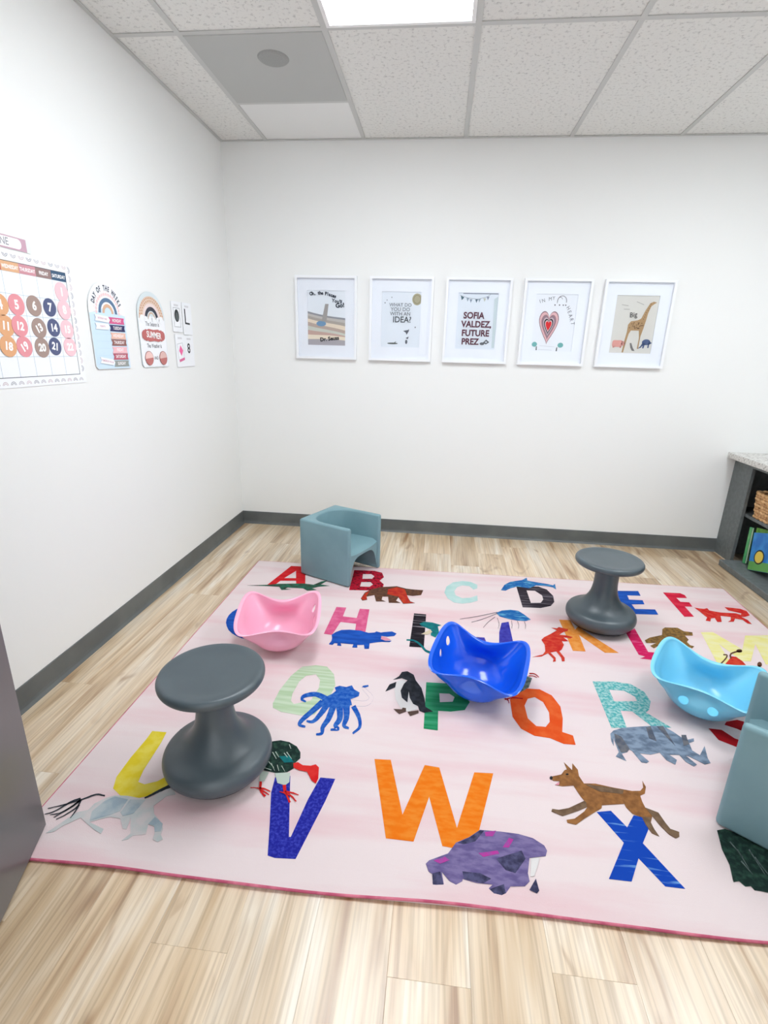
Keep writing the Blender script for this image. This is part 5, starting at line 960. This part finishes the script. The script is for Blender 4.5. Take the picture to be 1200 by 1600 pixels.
for s, z, c in (('MONDAY', 1.379, (214, 92, 142)), ('TUESDAY', 1.348, (52, 52, 98)), ('WEDNESDAY', 1.316, (232, 186, 168)), ('THURSDAY', 1.288, (146, 98, 92)),
                ('FRIDAY', 1.257, (238, 186, 192)), ('SATURDAY', 1.229, (184, 92, 108)), ('SUNDAY', 1.199, (150, 156, 152))):
    ribbon(0.0, 0.110, z - 1.178 - 0.0132, z - 1.178 + 0.0132, c, s, W_)
def pointer(x0, x1, z, s, tilt):
    p = [(x0, -0.0125), (x1 - 0.012, -0.0125), (x1, 0), (x1 - 0.012, 0.0125), (x0, 0.0125), (x0 + 0.007, 0)]
    c_, s_ = math.cos(tilt), math.sin(tilt)
    p = [((a - x0) * c_ - b * s_ + x0, (a - x0) * s_ + b * c_ + z) for a, b in p]
    q = plate('pointer_card', [[p]], m_white, t, 0.0044, 0.0010)
    text('lettering', s, 0.0105, ink((206, 150, 168)), q, (x0 + x1) / 2 - 0.002, z + math.sin(tilt) * (x1 - x0) / 2, 0.0056, tilt, 0.0002, 0.75)
pointer(-0.095, 0.006, 1.386 - 1.178, 'YESTERDAY WAS', -0.06)
pointer(-0.097, 0.000, 1.352 - 1.178, 'TODAY IS', 0.0)
pointer(-0.094, 0.006, 1.216 - 1.178, 'TOMORROW WILL BE', -0.13)
for k in range(5):
    plate('pocket_line', [[rect(-0.098, 0.0, 0.056 + 0.029 * k, 0.0566 + 0.029 * k)]], ink((184, 208, 226)), t, 0.0026, 0.0002)

# season and weather chart
t = thing('season_chart', 'arched white season chart with a tan rainbow and the word SUMMER', 'chart', (0.0035, -1.023, 1.177), LROT)
plate('board', [[arch(0.122, 0.238, 0.115)]], mat('pale_blue_card_edge', (214, 224, 228), 0.7), t, 0, 0.0022)
plate('white_face', [[[(-0.119, 0.014), (-0.106, 0.003), (0.119, 0.003), (0.119, 0.226), (-0.119, 0.226)]]], m_white, t, 0.0022, 0.0002)
plate('rainbow_arc', [[arcband(0.0, 0.226, 0.112, 0.106, 0.078, 0.074)]], ink((222, 196, 178)), t, 0.0025, 0.0003)
plate('rainbow_dots', [[ellipse(r * math.cos(a), 0.226 + r * 0.94 * math.sin(a), 0.0042, 0.0042, 8)] for r, nn in ((0.104, 22), (0.090, 18)) for a in [PI * (i + .5) / nn for i in range(nn)]], ink((198, 150, 112)), t, 0.0029, 0.0002)
plate('rainbow_arc', [[arcband(0.0, 0.226, 0.078, 0.074, 0.061, 0.058)]], ink((232, 214, 212)), t, 0.0025, 0.0003)
plate('rainbow_arc', [[arcband(0.0, 0.226, 0.061, 0.058, 0.041, 0.039)]], ink((56, 60, 74)), t, 0.0025, 0.0003)
plate('rainbow_arc', [[arcband(0.0, 0.226, 0.034, 0.034, 0.026, 0.026)]], ink((208, 180, 160)), t, 0.0025, 0.0003)
plate('cloud', [[ellipse(x, 0.226, r, r * 0.8, 14)] for x, r in ((-0.085, 0.022), (-0.055, 0.016), (0.085, 0.022), (0.055, 0.016), (-0.012, 0.018), (0.012, 0.018))], m_white, t, 0.0031, 0.0004)
text('lettering', 'The Season is', 0.028, ink((84, 84, 92)), t, 0.0, 0.203, 0.0026, 0, 0.0003, 0.8)
sg = plate('season_sign', [[[(0.104 * math.copysign(abs(math.cos(a)) ** 0.55, math.cos(a)), 0.151 + (0.028 + 0.0022 * math.cos(18 * a)) * math.copysign(abs(math.sin(a)) ** 0.7, math.sin(a))) for a in [2 * PI * i / 60 for i in range(60)]]]], ink((190, 106, 104)), t, 0.0040, 0.0012)
text('lettering', 'SUMMER', 0.042, m_num, sg, 0.0, 0.151, 0.0054, -0.06, 0.0008, 0.82)
text('lettering', 'The Weather is', 0.028, ink((84, 84, 92)), t, 0.0, 0.101, 0.0026, 0, 0.0003, 0.75)
for x, c in ((-0.062, (236, 198, 192)), (0.070, (222, 184, 178))):
    bg = plate('weather_badge', [[ellipse(x, 0.043, 0.037, 0.034, 26)]], ink((160, 96, 92)), t, 0.0040, 0.0012)
    plate('badge_face', [[ellipse(x, 0.043, 0.0345, 0.0315, 26)]], ink(c), bg, 0.0053, 0.0002)
    plate('badge_lower', [[[(x + 0.0345 * math.cos(a), 0.043 + 0.0315 * math.sin(a)) for a in [PI + 0.1 + (PI - 0.0) * i / 16 for i in range(17)]]]], ink((190, 116, 112)), bg, 0.0056, 0.0002)
text('lettering', 'AND', 0.022, ink((110, 104, 108)), t, 0.006, 0.043, 0.0026, 0, 0.0003, 0.8)

# four flash cards
def flash(y, z, w, h, label):
    t = thing('flash_card', label, 'flash card', (0.0025, y, z), LROT, 'flash cards on the left wall')
    plate('card', [[rrect(-w / 2, w / 2, -h / 2, h / 2, 0.006)]], m_white, t, 0, 0.0015)
    plate('heading', [[rect(-0.024, 0.022, h / 2 - 0.024, h / 2 - 0.014)]], ink((214, 214, 218)), t, 0.0015, 0.0002)
    return t
t = flash(-0.762, 1.432, 0.108, 0.155, 'white flash card with a black oval, beside the letter L card')
plate('printed_border', [[rect(-0.036, 0.034, -0.052, 0.046), rect(-0.034, 0.032, -0.050, 0.044)]], ink((120, 124, 132)), t, 0.0015, 0.0003)
plate('black_oval', [[ellipse(-0.002, 0.006, 0.025, 0.032, 24)]], ink((50, 56, 58)), t, 0.0018, 0.0003)
plate('oval_centre', [[ellipse(-0.001, 0.002, 0.014, 0.021, 20)]], ink((86, 94, 96)), t, 0.0022, 0.0003)
t = flash(-0.645, 1.428, 0.106, 0.168, 'white flash card with a black capital L')
plate('lettering', [[[(-0.030, 0.052), (-0.019, 0.052), (-0.019, -0.019), (0.025, -0.021), (0.025, -0.030), (-0.030, -0.028)]]], ink((40, 42, 46)), t, 0.0015, 0.0004)
t = flash(-0.752, 1.256, 0.104, 0.172, 'white flash card with a pink diamond')
plate('printed_border', [[[(-0.036, 0.036), (0.026, 0.044), (0.034, -0.046), (-0.030, -0.048)], [(-0.034, 0.034), (0.024, 0.042), (0.032, -0.044), (-0.028, -0.046)]]], ink((170, 174, 182)), t, 0.0015, 0.0003)
plate('pink_diamond', [[[(-0.002, 0.030), (0.024, 0.002), (0.004, -0.026), (-0.020, 0.000)]]], ink((236, 104, 160)), t, 0.0018, 0.0003)
plate('pink_band', [[[(-0.024, -0.060), (0.036, -0.048), (0.036, -0.034), (-0.024, -0.046)]]], ink((222, 112, 158)), t, 0.0018, 0.0003)
t = flash(-0.650, 1.256, 0.106, 0.168, 'white flash card with a black numeral 8')
text('lettering', '8', 0.074, ink((52, 54, 58)), t, -0.008, 0.012, 0.0020, 0, 0.0014, 0.95)

# ------------------------------------------------------------------ low bookcase, worktop, basket and books at the right
m_cab = mat('grey_cabinet_laminate', (98, 104, 105), 0.5, (108, 114, 115), (40, 40, 40), bump=0.05)
CX, CE = 3.435, -1.70
cab = thing('low_bookcase', 'dark grey low bookcase against the right wall', 'bookcase', (CX, 0, 0))
D = XR - CX - 0.004
obj('end_panel', boxbm(0.02, D, -0.022, -0.001, 0, 0.668), m_cab, cab)
obj('face_stile', boxbm(0, 0.02, -0.205, -0.001, 0, 0.668), m_cab, cab)
obj('face_stile', boxbm(0, 0.02, CE, CE + 0.10, 0, 0.668), m_cab, cab)
obj('end_panel', boxbm(0.02, D, CE, CE + 0.022, 0, 0.668), m_cab, cab)
obj('top_rail', boxbm(0, 0.02, CE + 0.10, -0.205, 0.640, 0.668), m_cab, cab)
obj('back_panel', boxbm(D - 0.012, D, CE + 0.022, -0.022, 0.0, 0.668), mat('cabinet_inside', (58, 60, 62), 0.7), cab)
obj('shelf', boxbm(0.025, D - 0.012, CE + 0.022, -0.022, 0.322, 0.342), m_cab, cab)
obj('bottom_ledge', bevel_bm(boxbm(-0.100, D - 0.012, CE + 0.01, -0.262, 0.0, 0.040), 0.003, 1), m_cab, cab)
ct = obj('worktop', bevel_bm(boxbm(-0.057, D, CE - 0.02, -0.001, 0.6685, 0.706), 0.004, 2),
         mat('speckled_stone_laminate', (214, 212, 208), 0.35, (128, 124, 118), (70, 70, 70), lo=0.48, hi=0.72, detail=8), None, (CX, 0, 0))
tag(ct, 'speckled light stone worktop on the grey bookcase', 'worktop')

# woven basket on the shelf
bk = thing('wicker_basket', 'tan woven basket on the bookcase shelf', 'basket', (3.605, -0.412, 0.3425))
m_wick = mat('wicker', (232, 192, 142), 0.7, (192, 146, 98), (60, 60, 60), bump=0.4, bump_scale=300)
m_wick2 = mat('wicker_dark', (214, 170, 120), 0.7, (166, 122, 80), (60, 60, 60), bump=0.4, bump_scale=300)
ROWS = 9
for k in range(ROWS):
    f = k / (ROWS - 1); hx = 0.135 + 0.010 * f; hy = 0.150 + 0.012 * f
    loop = rrect(-hx, hx, -hy, hy, 0.03, 6)
    P_ = []
    m_ = len(loop)
    for i in range(m_):
        a = Vector(loop[i]); b = Vector(loop[(i + 1) % m_]); nseg = max(1, int((b - a).length / 0.009))
        P_ += [a.lerp(b, s / nseg) for s in range(nseg)]
    bm = bmesh.new()
    L_ = len(P_)
    pts = []
    for i, q in enumerate(P_):
        ph = 2 * PI * round(L_ / 4.5) * i / L_ + (PI if k % 2 else 0)
        c = q.normalized()
        pts.append((q.x + c.x * 0.003 * math.sin(ph), q.y + c.y * 0.003 * math.sin(ph), 0.010 + 0.0185 * k + 0.0025 * math.cos(ph)))
    tube(bm, pts, lambda i: 0.0095 + 0.0018 * math.sin(2 * PI * round(L_ / 4.5) * i / L_), 7, closed=True)
    obj('weave_row' if k < ROWS - 1 else 'rim', bm, m_wick if k % 2 == 0 else m_wick2, bk, smooth=True)
obj('base', boxbm(-0.13, 0.13, -0.145, 0.145, 0.002, 0.012), m_wick2, bk)

# books leaning on the ledge
def book(label, loc, rz, lean, roll, w, h, th, cover):
    t = thing('picture_book', label, 'book', loc, (0, 0, rz), 'picture books in the bookcase')
    def rot(bm):
        bmesh.ops.rotate(bm, verts=bm.verts[:], cent=(0, 0, 0), matrix=Matrix.Rotation(-roll, 3, 'Y') @ Matrix.Rotation(lean, 3, 'X')); return bm
    # local: x along the width, y = thickness (front cover at -y), z up
    c = obj('cover', rot(box(box(box(bmesh.new(), 0, w, 0, 0.002, 0, h), 0, w, th - 0.002, th, 0, h), 0, 0.002, 0.002, th - 0.002, 0, h)), cover, t)
    obj('pages', rot(boxbm(0.0022, w - 0.003, 0.0022, th - 0.0022, 0.002, h - 0.003)), mat('page_paper', (236, 232, 222), 0.8), t)
    return t, c
m_g1 = mat('green_cover', (46, 150, 96), 0.35, (120, 190, 120), (14, 14, 5))
m_g2 = mat('leafy_cover', (112, 168, 70), 0.35, (60, 126, 50), (26, 26, 18), lo=0.45, hi=0.6)
m_b3 = mat('blue_cover', (30, 110, 190), 0.35, (60, 150, 216), (12, 12, 8))
book('slim green picture book nearest the wall in the bookcase', (3.455, -0.300, 0.0405), -PI / 2 - 0.05, -0.06, 0.17, 0.03, 0.235, 0.012, m_g1)
b2, c2 = book('leafy green picture book behind the blue one', (3.472, -0.340, 0.0405), -PI / 2 + 0.12, -0.10, 0.17, 0.16, 0.245, 0.010, m_g2)
b3, c3 = book('blue picture book with a yellow circle, leaning at the front of the bookcase', (3.425, -0.415, 0.0405), -PI / 2 + 0.04, -0.13, 0.30, 0.19, 0.235, 0.011, m_b3)
def on_cover(c, name, bm, m):
    bmesh.ops.transform(bm, matrix=Matrix.Rotation(-0.30, 4, 'Y') @ Matrix.Rotation(-0.13, 4, 'X'), verts=bm.verts[:])
    o = obj(name, bm, m, c); return o
def disc_bm(cx, cz, r, y0, y1, n=24):
    bm = bmesh.new()
    bmesh.ops.create_cone(bm, cap_ends=True, segments=n, radius1=r, radius2=r, depth=y1 - y0, matrix=Matrix.Translation((cx, (y0 + y1) / 2, cz)) @ Matrix.Rotation(PI / 2, 4, 'X'))
    return bm
on_cover(c3, 'green_band', boxbm(0.001, 0.189, -0.0008, 0.0, 0.001, 0.055), mat('cover_green_band', (96, 160, 84), 0.4))
on_cover(c3, 'dark_ring', disc_bm(0.085, 0.085, 0.045, -0.0014, -0.0008), ink((40, 46, 44)))
on_cover(c3, 'yellow_circle', disc_bm(0.085, 0.085, 0.036, -0.0020, -0.0014), ink((222, 196, 84)))
